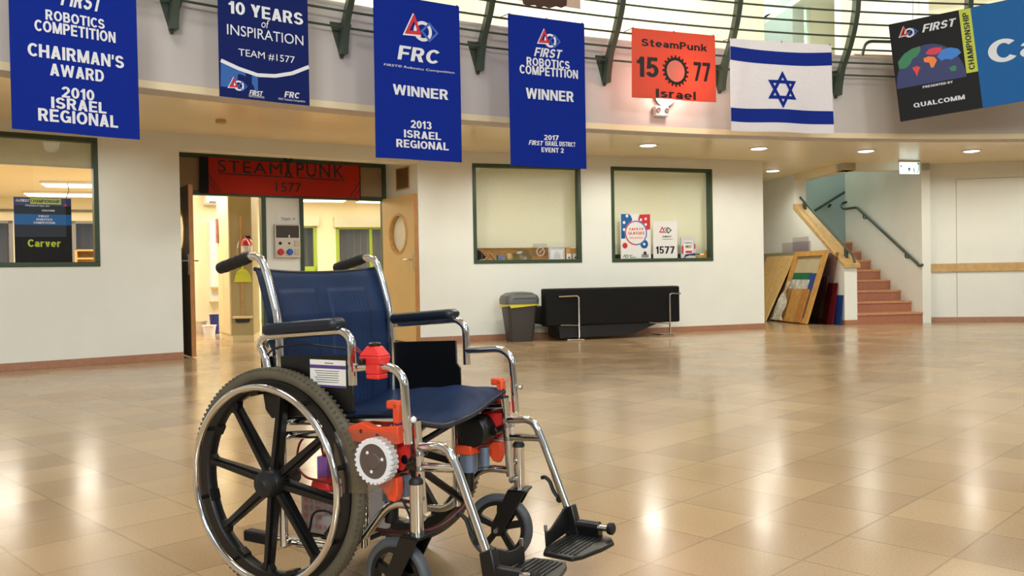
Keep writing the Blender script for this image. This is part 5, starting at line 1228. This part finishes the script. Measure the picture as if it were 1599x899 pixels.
# ------------------------------------------------------------------ wheelchair: local x forward, y to its far (left) side, z up
def wheelchair():
    F = Frame((-.50452, 2.54152), -.52642)
    t = Thing('wheelchair', F, (0, 0, 0), 'chrome framed folding wheelchair with navy vinyl seat and orange printed motor mounts', 'wheelchair')
    CH_, BK = M['chrome'], M['satin']
    TR = .0112
    W_C, W_A, W_P, W_S, W_W = .2417, .2614, .2145, .2504, .268
    def cane_u(z): return float(np.interp(z, [0, .6, .74, .85, .88], [0, 0, -.006, -.04, -.055]))
    for sg in (-1, 1):
        side = sg
        # rear wheel
        hub = Vector((0, W_W * sg, .305)); ax = Vector((0, sg, 0))
        rim = MB().lathe([(.246, -.017), (.272, -.017), (.272, .017), (.246, .017), (.240, .008), (.240, -.008)], hub, ax, 72, True)
        rim.lathe([(.020, -.075), (.034, -.03), (.04, .0), (.04, .02), (.03, .035), (1e-4, .035)], hub, ax, 28)
        for k in range(8):
            a = math.radians(37 + 45 * k); d = Vector((math.cos(a), 0, math.sin(a))); n = Vector((-math.sin(a), 0, math.cos(a)))
            def pt(r, s_, o): return hub + d * r + n * s_ + ax * o
            for (w0, w1, o0, o1) in ((.0135, .010, -.012, .010), (.0065, .0055, .010, .019)):
                rim.hexa([pt(.03, -w0, o0), pt(.03, w0, o0), pt(.03, w0, o1), pt(.03, -w0, o1), pt(.247, -w1, o0), pt(.247, w1, o0), pt(.247, w1, o1 - .006), pt(.247, -w1, o1 - .006)])
            # fairing where the spoke meets the rim, and the hand rim stand-off between spokes
            rim.hexa([pt(.225, -.011, -.008), pt(.225, .011, -.008), pt(.225, .011, .01), pt(.225, -.011, .01), pt(.247, -.026, -.012), pt(.247, .026, -.012), pt(.247, .026, .012), pt(.247, -.026, .012)])
            a2 = a + math.radians(22.5); d = Vector((math.cos(a2), 0, math.sin(a2))); n = Vector((-math.sin(a2), 0, math.cos(a2)))
            rim.hexa([pt(.234, -.013, -.01), pt(.234, .013, -.01), pt(.234, .013, .014), pt(.234, -.013, .014), pt(.25, -.02, -.014), pt(.25, .02, -.014), pt(.25, .02, .016), pt(.25, -.02, .016)])
            rim.cyl(pt(.25, 0, .01), pt(.255, 0, .043), .006, 8)
        wh = t.part('rear_wheel', rim, M['black'])
        prof = [(.2865 + .0185 * math.cos(q), .0185 * math.sin(q)) for q in np.linspace(0, 2 * PI, 18, endpoint=False)]
        tm = MB().lathe(prof, hub, ax, 96, True)
        for k in range(120):                                     # tread ribs across the crown
            a = 2 * PI * k / 120; d = Vector((math.cos(a), 0, math.sin(a))); n = Vector((-math.sin(a), 0, math.cos(a)))
            for o_ in (-.0125, .0125): tm.hexa([hub + d * r_ + n * s_ + ax * (o_ + e) for r_ in (.296, .3025) for s_, e in ((-.0035, -.004), (.0035, -.004), (.0035, .004), (-.0035, .004))])
        t.part('tyre', tm, M['tyre'], wh)
        t.part('handrim', MB().tube([hub + Vector((math.cos(q), 0, math.sin(q))) * .256 + ax * .047 for q in np.linspace(0, 2 * PI, 80, endpoint=False)], .0092, 12, True), CH_, wh)
        t.part('hub_cap', MB().lathe([(.032, .03), (.036, .036), (.033, .046), (.016, .05), (.012, .054), (1e-4, .055)], hub, ax, 28), M['rubber'], wh)
        # caster: fork, wheel
        sx, sy = .451, W_S * sg
        yaw = math.radians(13 if sg > 0 else -3)                # swivel of the caster about its stem
        cd = Vector((math.cos(yaw), math.sin(yaw), 0)); cn = Vector((-math.sin(yaw), math.cos(yaw), 0))
        ch = Vector((sx, sy, .101)) - cd * .062
        st = t.part('caster_stem', MB().cyl((sx, sy, .216), (sx, sy, .345), .0165, 20), CH_)
        t.part('stem_cap', MB().lathe([(.0175, .342), (.0175, .350), (.012, .357), (1e-4, .359)], (sx, sy, 0), (0, 0, 1), 20), M['rubber'], st)
        fk = MB(); top = Vector((sx, sy, 0))
        for s2 in (-1, 1):
            o = cn * (.027 * s2)
            a0 = top + o + cd * .03; a1 = top + o - cd * .026; b0 = ch + o + cd * .017; b1 = ch + o - cd * .017
            q = [a1 + Vector((0, 0, .222)), a0 + Vector((0, 0, .222)), Vector((b0.x, b0.y, .092)), Vector((ch.x, ch.y, .082)) + o, Vector((b1.x, b1.y, .092)), Vector((b1.x, b1.y, .115))]
            fk.prism(q, cn * .005 * s2)
        fk.hexa([top + cn * p_ + cd * r_ + Vector((0, 0, z)) for z in (.214, .222) for p_, r_ in ((-.032, -.026), (.032, -.026), (.032, .03), (-.032, .03))])
        fko = t.part('caster_fork', fk, BK, bevel=.002)
        t.part('axle_bolt', MB().cyl(ch - cn * .042, ch + cn * .042, .007, 8), M['steel'], fko)
        cw = MB().lathe([(.068, -.014), (.079, -.014), (.079, .014), (.068, .014)], ch, cn, 40, True)
        cw.lathe([(1e-4, -.02), (.02, -.02), (.024, -.012), (.024, .012), (.02, .02), (1e-4, .02)], ch, cn, 20)
        for k in range(5):
            a = 2 * PI * k / 5 + .25; d = cd * math.cos(a) + Vector((0, 0, 1)) * math.sin(a); n = cd * -math.sin(a) + Vector((0, 0, 1)) * math.cos(a)
            cw.hexa([ch + d * r_ + n * s_ + cn * o_ for r_, w_ in ((.018, .0085), (.07, .010)) for s_, o_ in ((-w_, -.008), (w_, -.008), (w_, .008), (-w_, .008))])
        cwo = t.part('caster_wheel', cw, M['black'])
        t.part('tyre', MB().lathe([(.0875 + .0135 * math.cos(q), .0165 * math.sin(q)) for q in np.linspace(0, 2 * PI, 16, endpoint=False)], ch, cn, 48, True), M['ctyre'], cwo)
        # cane with push handle
        yc = W_C * sg
        cp = fillet([(-.112, yc, .906), (-.066, yc, .906), (-.04, yc, .85), (-.006, yc, .74), (0, yc, .62), (0, yc, .135), (.0, yc, .125)], .035)
        ca = t.part('back_cane', MB().tube(cp, TR, 14), CH_)
        gp = MB().tube([(-.105, yc, .905), (-.112, yc, .904), (-.20, yc, .882), (-.224, yc, .876), (-.230, yc, .8745)], [.0135, .0165, .0165, .0160, .011], 16)
        for k in range(4): gp.tube([Vector((-.125 - .024 * k, yc, .9008 - .0061 * k)), Vector((-.133 - .024 * k, yc, .8988 - .0061 * k))], .0172, 16)
        t.part('push_grip', gp, M['rubber'], ca)
        # side frame: seat rail, second rail, front post, lower rail that drops to the rear post, mid post
        yp = W_P * sg
        sf = MB().tube([(-.01, yp, .418), (.34, yp, .452), (.43, yp, .462)], TR, 12)
        sf.tube(fillet([(.441, yp, .279), (.345, yp, .278), (.235, yp, .152), (.20, yp, .137), (.0, yp, .130)], .045), TR, 12)
        sf.tube([(.428, yp, .490), (.443, yp, .262)], TR * 1.06, 14); sf.tube([(.253, yp * .98, .44), (.258, yp * .98, .155)], TR * .95, 12)
        sf.tube([(.443, yp, .30), (.449, W_S * sg, .30)], .009, 8); sf.tube([(.444, yp, .25), (.449, W_S * sg, .25)], .009, 8)
        sf.cyl((0, yc, .305), (0, W_W * sg - .05 * sg, .305), .012); sf.tube([(0, yp, .13), (0, yc, .13)], .012, 8); sf.tube([(0, yp, .418), (0, yc, .418)], .012, 8)
        fo = t.part('side_frame', sf, CH_)
        t.part('seat_rail', MB().tube([(-.005, sg * .222, .458), (.40, sg * .222, .488)], TR, 12), CH_)
        t.part('post_cap', MB().cyl((.428, yp, .488), (.4275, yp, .494), TR * 1.1, 14), M['rubber'], fo)
        # rear tipping lever
        tl = t.part('tipping_lever', MB().tube([(.09, yp * .95, .139), (-.10, yp * .95, .124)], .0105, 12), CH_)
        t.part('tipper_cap', MB().box(-.182, -.085, yp * .95 - .016, yp * .95 + .016, .105, .137), M['rubber'], tl, bevel=.006)
        # armrest: rear loop, pad tube, front drop, lower desk arm
        ya = W_A * sg
        ar = MB().tube(fillet([(-.022, ya, .575), (-.034, ya, .638), (-.055, ya, .668), (-.036, ya, .690), (.236, ya, .711), (.266, ya, .69), (.2685, ya, .574)], .032, 8), TR, 14)
        ar.tube(fillet([(.268, ya, .6175), (.392, ya, .6255), (.428, ya, .60), (.4375, ya, .440)], .055, 8), TR, 14)
        ao = t.part('armrest_frame', ar, CH_)
        pd = MB(); n = 18; V = []
        L = 17
        for i in range(L + 1):
            q = i / L; u = -.028 + .262 * q; e = min(1, math.sqrt(max(0, 1 - max(0, (abs(q - .5) * 2 - .86) / .14) ** 2))) * .99 + .01
            zc = .7085 + .0195 * q
            for k in range(n):
                a = 2 * PI * k / n; cx = abs(math.cos(a)) ** .5 * math.copysign(1, math.cos(a)); cz = abs(math.sin(a)) ** .6 * math.copysign(1, math.sin(a))
                V.append((u, ya + .029 * cx * (.6 + .4 * e), zc + .0165 * cz * (.45 + .55 * e)))
        pd.add(V, [(i * n + k, i * n + (k + 1) % n, (i + 1) * n + (k + 1) % n, (i + 1) * n + k) for i in range(L) for k in range(n)] + [tuple(range(n)), tuple(L * n + k for k in range(n))])
        t.part('arm_pad', pd, M['vinyl2'], ao, sharp=60)
        yg = sg * .2455
        gpoly = [(-.067, .634), (-.062, .54), (-.052, .49), (-.03, .468), (.05, .478), (.2, .498), (.257, .503), (.2565, .565), (.244, .58), (.242, .648)]
        t.part('skirt_guard', MB().prism([(a, yg - .003, b) for a, b in gpoly], (0, .006, 0)), BK, ao, bevel=.001)
        t.part('arm_socket', MB().box(.2555, .281, ya - .013, ya + .013, .565, .60), M['steel'], ao, bevel=.003) if False else None
        t.part('clamp_screw', MB().lathe([(.006, 0), (.0085, .004), (.006, .009), (1e-4, .011)], (.4385 + .012, ya, .50 if sg < 0 else .515), (1, 0, 0), 12), M['white'] if sg < 0 else M['steel'], fo)
        # footrest hanger
        hg = MB().tube(fillet([(.436, yp, .4235), (.520, yp, .4345), (.553, yp, .368), (.628, yp, .186)], .05, 8), TR, 14)
        hg.tube([(.45, yp, .3755), (.545, yp, .3815)], TR, 12)
        hg.tube([(.600, yp, .254), (.63, yp, .181)], TR * .86, 12)
        ho = t.part('footrest_hanger', hg, CH_)
        cm = M['clip']
        for cu, cz in ((.436, .409), (.438, .372)): t.part('clip', MB().tube([Vector((cu + .017 * math.cos(q), yp + .017 * math.sin(q), cz)) for q in np.linspace(0, 2 * PI, 14, endpoint=False)], .006, 6, True), cm, ho)
        lv = MB().tube(fillet([(.600, yp, .216), (.583, yp, .232), (.571, yp, .262), (.556, yp, .272), (.545, yp, .268)], .012), [.006] * 3 + [.0055] * 40 if False else .0055, 8); lv.lathe([(.009, -.008), (.009, .008)], (.603, yp, .214), (0, 1, 0), 12)
        t.part('release_lever', lv, M['rubber'], ho)
        iy = -sg
        # plastic yoke, heel plate and swing-up footplate
        yk = MB().hexa([(.612, yp - .014, .19), (.646, yp - .014, .205), (.646, yp + .014, .205), (.612, yp + .014, .19), (.626, yp - .017, .118), (.668, yp - .017, .118), (.668, yp + .017, .118), (.626, yp + .017, .118)])
        t.part('footplate_yoke', yk, M['black'], ho, bevel=.004)
        y_a, y_b = yp + iy * .0, yp + iy * .155
        hp = MB().prism([(.622, y_a, .205), (.632, y_a, .135), (.636, y_b, .128), (.634, y_b, .172), (.628, y_b - iy * .03, .162), (.624, y_b - iy * .06, .165)], (.007, 0, 0))
        ho2 = t.part('heel_plate', hp, M['black'], ho, bevel=.002)
        t.part('heel_pin', MB().cyl((.636, y_b - iy * .005, .165), (.635, y_b - iy * .005, .184), .005, 8), M['steel'], ho2)
        hz = MB().cyl((.642, yp, .150), (.722, yp, .150), .0155, 16)
        hz.hexa([(.642, yp - .012, .12), (.725, yp - .012, .12), (.725, yp + .012, .12), (.642, yp + .012, .12), (.642, yp - .0155, .15), (.725, yp - .0155, .15), (.725, yp + .0155, .15), (.642, yp + .0155, .15)])
        hgo = t.part('hinge_sleeve', hz, M['black'], ho)
        t.part('hinge_pin', MB().cyl((.72, yp, .150), (.752, yp, .151), .0095, 14), CH_, hgo)
        t.part('hinge_cap', MB().lathe([(.014, 0), (.0165, .006), (.0165, .014), (.01, .019), (1e-4, .020)], (.748, yp, .151), (1, 0, 0), 18), M['rubber'], hgo)
        fp = MB(); zt = .127
        fpoly = [(.634, yp - iy * .012), (.722, yp - iy * .014), (.755, yp - iy * .004), (.778, yp + iy * .03), (.772, yp + iy * .09), (.752, yp + iy * .17), (.735, yp + iy * .198), (.650, yp + iy * .192), (.634, yp + iy * .15)]
        fp.prism([(a, b_, zt - .012) for a, b_ in fpoly], (0, 0, .012))
        fpo = t.part('footplate', fp, M['black'], ho, bevel=.003)
        gv = MB()
        for k in range(7):
            x = .655 + .013 * k; gv.box(x - .002, x + .002, min(yp + iy * .03, yp + iy * .18), max(yp + iy * .03, yp + iy * .18), zt, zt + .0022)
        t.part('tread_ribs', gv, M['rubber'], ho)
    # label on the near guard
    yl = -.2487
    fl = Flat(lambda a, b: (a, yl - .0008, b)); fl.rect(.1135, .2355, .5625, .633); lab = t.part('guard_label', fl.mb, M['paper'], label='white printed label with a purple header')
    fp_ = Flat(lambda a, b: (a, yl - .0014, b)); fp_.rect(.1135, .2355, .6105, .6195); fp_.rect(.1135, .2355, .5625, .568)
    t.part('header_band', fp_.mb, M['purpleink'], lab)
    fk_ = Flat(lambda a, b: (a, yl - .0014, b))
    for k in range(6): fk_.rect(.13 + .004 * (k % 3), .213 - .003 * (k % 2), .6035 - .0057 * k, .6052 - .0057 * k)
    fk_.rect(.165, .195, .6235, .626)
    t.part('printed_lines', fk_.mb, M['grey'], lab)
    # seat sling
    def seat(u, v, o=0):
        uu = -.035 + .440 * u; vv = -.236 + .478 * v; e = abs(vv) / .236
        z = .4545 + .0075 * math.sin(PI * u) * (1 - e) - .006 * (1 - u) + .058 * e ** 2.2 - .018 * (1 - u) * e ** 2 + .004 * math.sin(17 * vv + 6 * u) + .0025 * math.sin(31 * vv - 9 * u) * u + .002 * math.sin(13 * u + 40 * vv * u)
        uu += .012 * (e - .5) * u - .018 * u ** 6 * math.exp(-((vv + .07) / .09) ** 2) * 0
        return (uu, vv, z - o)
    t.part('seat_sling', MB().grid(seat, 40, 40, (0, 0, -.009)), M['vinyl'], sharp=60)
    t.part('seat_hem', MB().tube([Vector(seat(1, q)) + Vector((-.002, 0, -.006)) for q in np.linspace(0, 1, 40)], .0075, 10), M['vinyl2'])
    # back sling with two stitched panels
    def back(u, v):
        z0_ = .448 + (.8745 - .448) * v; hw = .2425 + .0115 * min(1, max(0, (z0_ - .65) / .02)); vv = hw * (2 * u - 1); e = vv / hw; z = .448 + (.8745 - .448) * v - .012 * (1 - e * e) * v
        uu = cane_u(z) - .018 - .032 * (1 - e * e)
        s = 0
        for c in (-.105, .105):
            a = min(1, max(0, (.078 - abs(vv - c)) / .006)); b = min(1, max(0, (.812 - z) / .006)) ; s = max(s, min(a, b))
        uu += .005 * s + .0005 * s * math.sin(vv * 420)
        uu += .003 * math.sin(8 * vv + 9 * z)
        return (uu, vv, z)
    t.part('back_sling', MB().grid(back, 120, 90, (-.006, 0, 0)), M['vinyl'], sharp=70)
    t.part('back_hem', MB().tube([Vector(back(q, 1)) + Vector((-.003, 0, -.003)) for q in np.linspace(0, 1, 40)], .006, 10), M['vinyl2'])
    # cross brace under the seat
    t.part('cross_brace', MB().tube([(.30, -.205, .43), (.30, .21, .165)], .0105, 10), BK)
    t.part('cross_brace', MB().tube([(.12, -.205, .16), (.12, .21, .43)], .0105, 10), BK)
    t.part('spreader_bar', MB().tube([(.31, -.20, .365), (.31, .20, .435)], .009, 8), BK)
    # ---- electronics
    # grip clamp on the near armrest
    y0 = -.2614
    def frus(x0, x1, y_0, y_1, za, X0, X1, Y0, Y1, zb): return [(x0, y_0, za), (x1, y_0, za), (x1, y_1, za), (x0, y_1, za), (X0, Y0, zb), (X1, Y0, zb), (X1, Y1, zb), (X0, Y1, zb)]
    jb = MB().hexa(frus(.310, .370, y0 - .020, y0 + .020, .630, .306, .374, y0 - .023, y0 + .023, .650)); jb.hexa(frus(.306, .374, y0 - .023, y0 + .023, .650, .324, .356, y0 - .013, y0 + .013, .675))
    jo = t.part('joystick_housing', jb, M['red'], bevel=.004)
    t.part('housing_clamp', MB().box(.324, .364, y0 - .018, y0 + .018, .606, .632).box(.326, .366, y0 - .019, y0 + .019, .594, .606), M['red'], jo, bevel=.003)
    t.part('joystick_cap', MB().lathe([(.016, .676), (.016, .681), (.010, .684), (1e-4, .685)], (.340, y0, 0), (0, 0, 1), 16), M['black'], jo)
    t.part('plug', MB().box(.318, .332, y0 - .040, y0 - .024, .630, .645), M['black'], jo, bevel=.002)
    t.part('control_wire', MB().tube(fillet([(.300, y0, .655), (.285, y0 - .01, .675), (.275, y0 - .016, .64), (.285, y0 - .02, .61)], .02), .0018, 6).tube(fillet([(.302, y0, .65), (.288, y0 - .01, .665), (.279, y0 - .016, .64), (.285, y0 - .02, .612)], .02), .0018, 6), M['redwire'], jo)
    # cable over the near guard
    t.part('power_cable', MB().tube(fillet([(-.045, -.262, .60), (-.02, -.262, .655), (.08, -.258, .674), (.25, -.258, .664)], .08, 8), .0028, 8), M['blackwire'])
    for sg in (-1, 1):
        near = sg < 0
        y = sg * .246
        # hook that ties the drive plate to the arm tube, drive plate with three holes, friction wheel, lower bracket, motor
        dr = MB().hexa(frus(.388, .408, y - .012, y + .012, .484, .388, .408, y - .012, y + .012, .535)); dr.box(.368, .404, y - .012, y + .012, .520, .540)
        mo = t.part('drive_mount', dr, M['orange'], bevel=.004)
        t.part('blue_spacer', MB().cyl((.405, y, .468), (.405, y, .484), .011, 12), M['bluebit'], mo)
        bp = [(.235, .445), (.262, .472), (.298, .484), (.335, .472), (.37, .476), (.414, .482), (.414, .438), (.36, .437), (.30, .433), (.245, .436)]
        t.part('top_bracket', MB().prism([(a, y - .026 * (1 if near else .5), b) for a, b in bp], (0, .028, 0)), M['orange'], mo, bevel=.002)
        if near:
            hl = MB()
            for a, b in ((.250, .455), (.300, .462), (.352, .455)): hl.lathe([(.0055, .0), (1e-4, .0)], (a, y - .0266, b), (0, -1, 0), 12)
            t.part('bolt_holes', hl, M['ink'], mo)
        gy = sg * (.302 if near else .288); gc = Vector((.360, gy, .3975)); od = Vector((0, sg, 0))
        gw = MB().lathe([(.043, -.03), (.0525, -.03), (.0525, .0), (.043, .0)], gc, od, 48, True)
        for k in range(26):
            a = 2 * PI * k / 26; d = Vector((math.cos(a), 0, math.sin(a))); n = Vector((-math.sin(a), 0, math.cos(a)))
            gw.hexa([gc + d * r_ + n * s_ + od * o_ for r_, w_ in ((.052, .0042), (.0565, .003)) for s_, o_ in ((-w_, -.03), (w_, -.03), (w_, .0), (-w_, .0))])
        go = t.part('friction_wheel', gw, M['white'])
        t.part('wheel_disc', MB().lathe([(.0445, -.022), (.0445, -.003), (.020, -.003), (.018, .0), (1e-4, .0)], gc, od, 32), M['brown'], go)
        sc = MB()
        for k in range(3):
            a = 2 * PI * k / 3 + .25; sc.lathe([(.0045, 0), (.003, .002), (1e-4, .0025)], gc + Vector((math.cos(a) * .027, 0, math.sin(a) * .027)) - od * .003, od, 10)
        t.part('screws', sc, M['white'], go)
        lo = [(.315, .345), (.345, .350), (.40, .352), (.402, .315), (.392, .292), (.374, .296), (.352, .325)]
        t.part('lower_bracket', MB().prism([(a, y - .015, b) for a, b in lo], (0, .024, 0)), M['orange'], mo, bevel=.002)
        t.part('drive_plate', MB().prism([(a, sg * .233, b) for a, b in ((.33, .47), (.418 if near else .432, .474), (.418 if near else .432, .40), (.395, .365), (.34, .37))], (0, .006, 0)), M['red'], mo)
        gx = MB().lathe([(.043, -.034), (.045, -.03), (.045, .03), (.04, .034)], (.352, sg * .185, .393), (0, 1, 0), 28); gx.box(.30, .36, sg * .185 - .03, sg * .185 + .03, .352, .435); gx.lathe([(.012, 0), (.012, .05)], (.405, sg * .185, .393), (0, sg, 0), 12)
        gb = t.part('gearbox', gx, M['black'], mo, bevel=.002)
        t.part('motor_band', MB().box(.296, .352, sg * .18 - .034, sg * .18 + .034, .326, .352), M['orange'], mo, bevel=.003)
        mt = MB().cyl((.322, sg * .18, .272), (.322, sg * .18, .33), .026, 20).cyl((.372, sg * .19, .29), (.372, sg * .19, .345), .014, 14)
        t.part('motor', mt, M['motor'], mo); t.part('motor_tail', MB().cyl((.318, sg * .18, .215), (.320, sg * .18, .272), .018, 16), M['black'], mo)
    # clear guard over the near drive wheel
    t.part('clear_guard', MB().prism([(a, -.2945, b) for a, b in ((.229, .304), (.231, .458), (.262, .470), (.425, .470), (.432, .40), (.404, .322))], (0, .002, 0)), M['acrylic'])
    t.part('stay_rod', MB().cyl((.252, -.222, .42), (.256, -.216, .15), .0085, 12), CH_)
    # battery box, bag and wiring under the seat
    bx = MB().hexa([(-.10, -.075, .105), (.115, -.075, .105), (.115, .075, .105), (-.10, .075, .105), (-.10, -.075, .232), (.115, -.075, .232), (.115, .075, .232), (-.10, .075, .232)])
    bo = t.part('battery_box', bx, mat('battery_white', (176, 168, 166), .5, noise=.05), bevel=.006, label='white battery box with red print')
    fr_ = Flat(lambda a, b: (a, -.0765, b))
    for a0, a1, b0, b1 in [(-.085 + .018 * c + .004 * (c % 3), -.072 + .018 * c, z, z + .014) for z, n in ((.196, 5), (.172, 7), (.150, 4), (.122, 8)) for c in range(n)]: fr_.rect(a0, a1, b0, b1)
    t.part('red_print', fr_.mb, mat('faded_red_print', (190, 118, 118), .6), bo)
    t.part('battery_tray', MB().box(-.10, .115, -.075, .075, .094, .104), BK)
    t.part('connector', MB().box(-.038, .0, -.07, -.045, .252, .33), M['purple'], bevel=.003)
    t.part('red_pouch', MB().prism([(-.06, -.08, .232), (.02, -.08, .236), (.0, -.08, .275), (-.05, -.08, .262)], (0, .05, 0)), M['red'], bevel=.006)
    t.part('supply_wire', MB().tube(fillet([(-.02, -.06, .33), (-.02, -.07, .37), (-.05, -.08, .40), (-.095, -.08, .37), (-.11, -.08, .30), (-.07, -.085, .268), (.07, -.085, .262)], .045), .0035, 8).tube(fillet([(-.012, -.06, .33), (-.008, -.07, .40), (-.03, -.08, .44)], .03), .003, 8), M['redwire'])
    t.part('signal_wire', MB().tube(fillet([(-.015, -.13, .13), (.0, -.13, .19), (.05, -.13, .20), (.13, -.16, .19), (.20, -.18, .20)], .04), .0035, 8).tube(fillet([(-.085, -.15, .26), (-.09, -.16, .13), (-.04, -.17, .10), (.03, -.17, .105)], .04), .004, 8).tube(fillet([(.39, -.23, .295), (.415, -.22, .24), (.36, -.18, .13), (.22, -.1, .11)], .06), .003, 8), M['blackwire'])
    t.part('far_motor_wire', MB().tube(fillet([(.325, .165, .225), (.345, .13, .19), (.30, .05, .13), (.18, 0, .12), (.10, -.02, .13)], .06), .006, 8), mat('dark_red_wire', (86, 34, 32), .5))
    t.part('wire_bundle', MB().box(.03, .07, -.11, -.08, .112, .14), M['bluebit'], bevel=.004)
wheelchair()
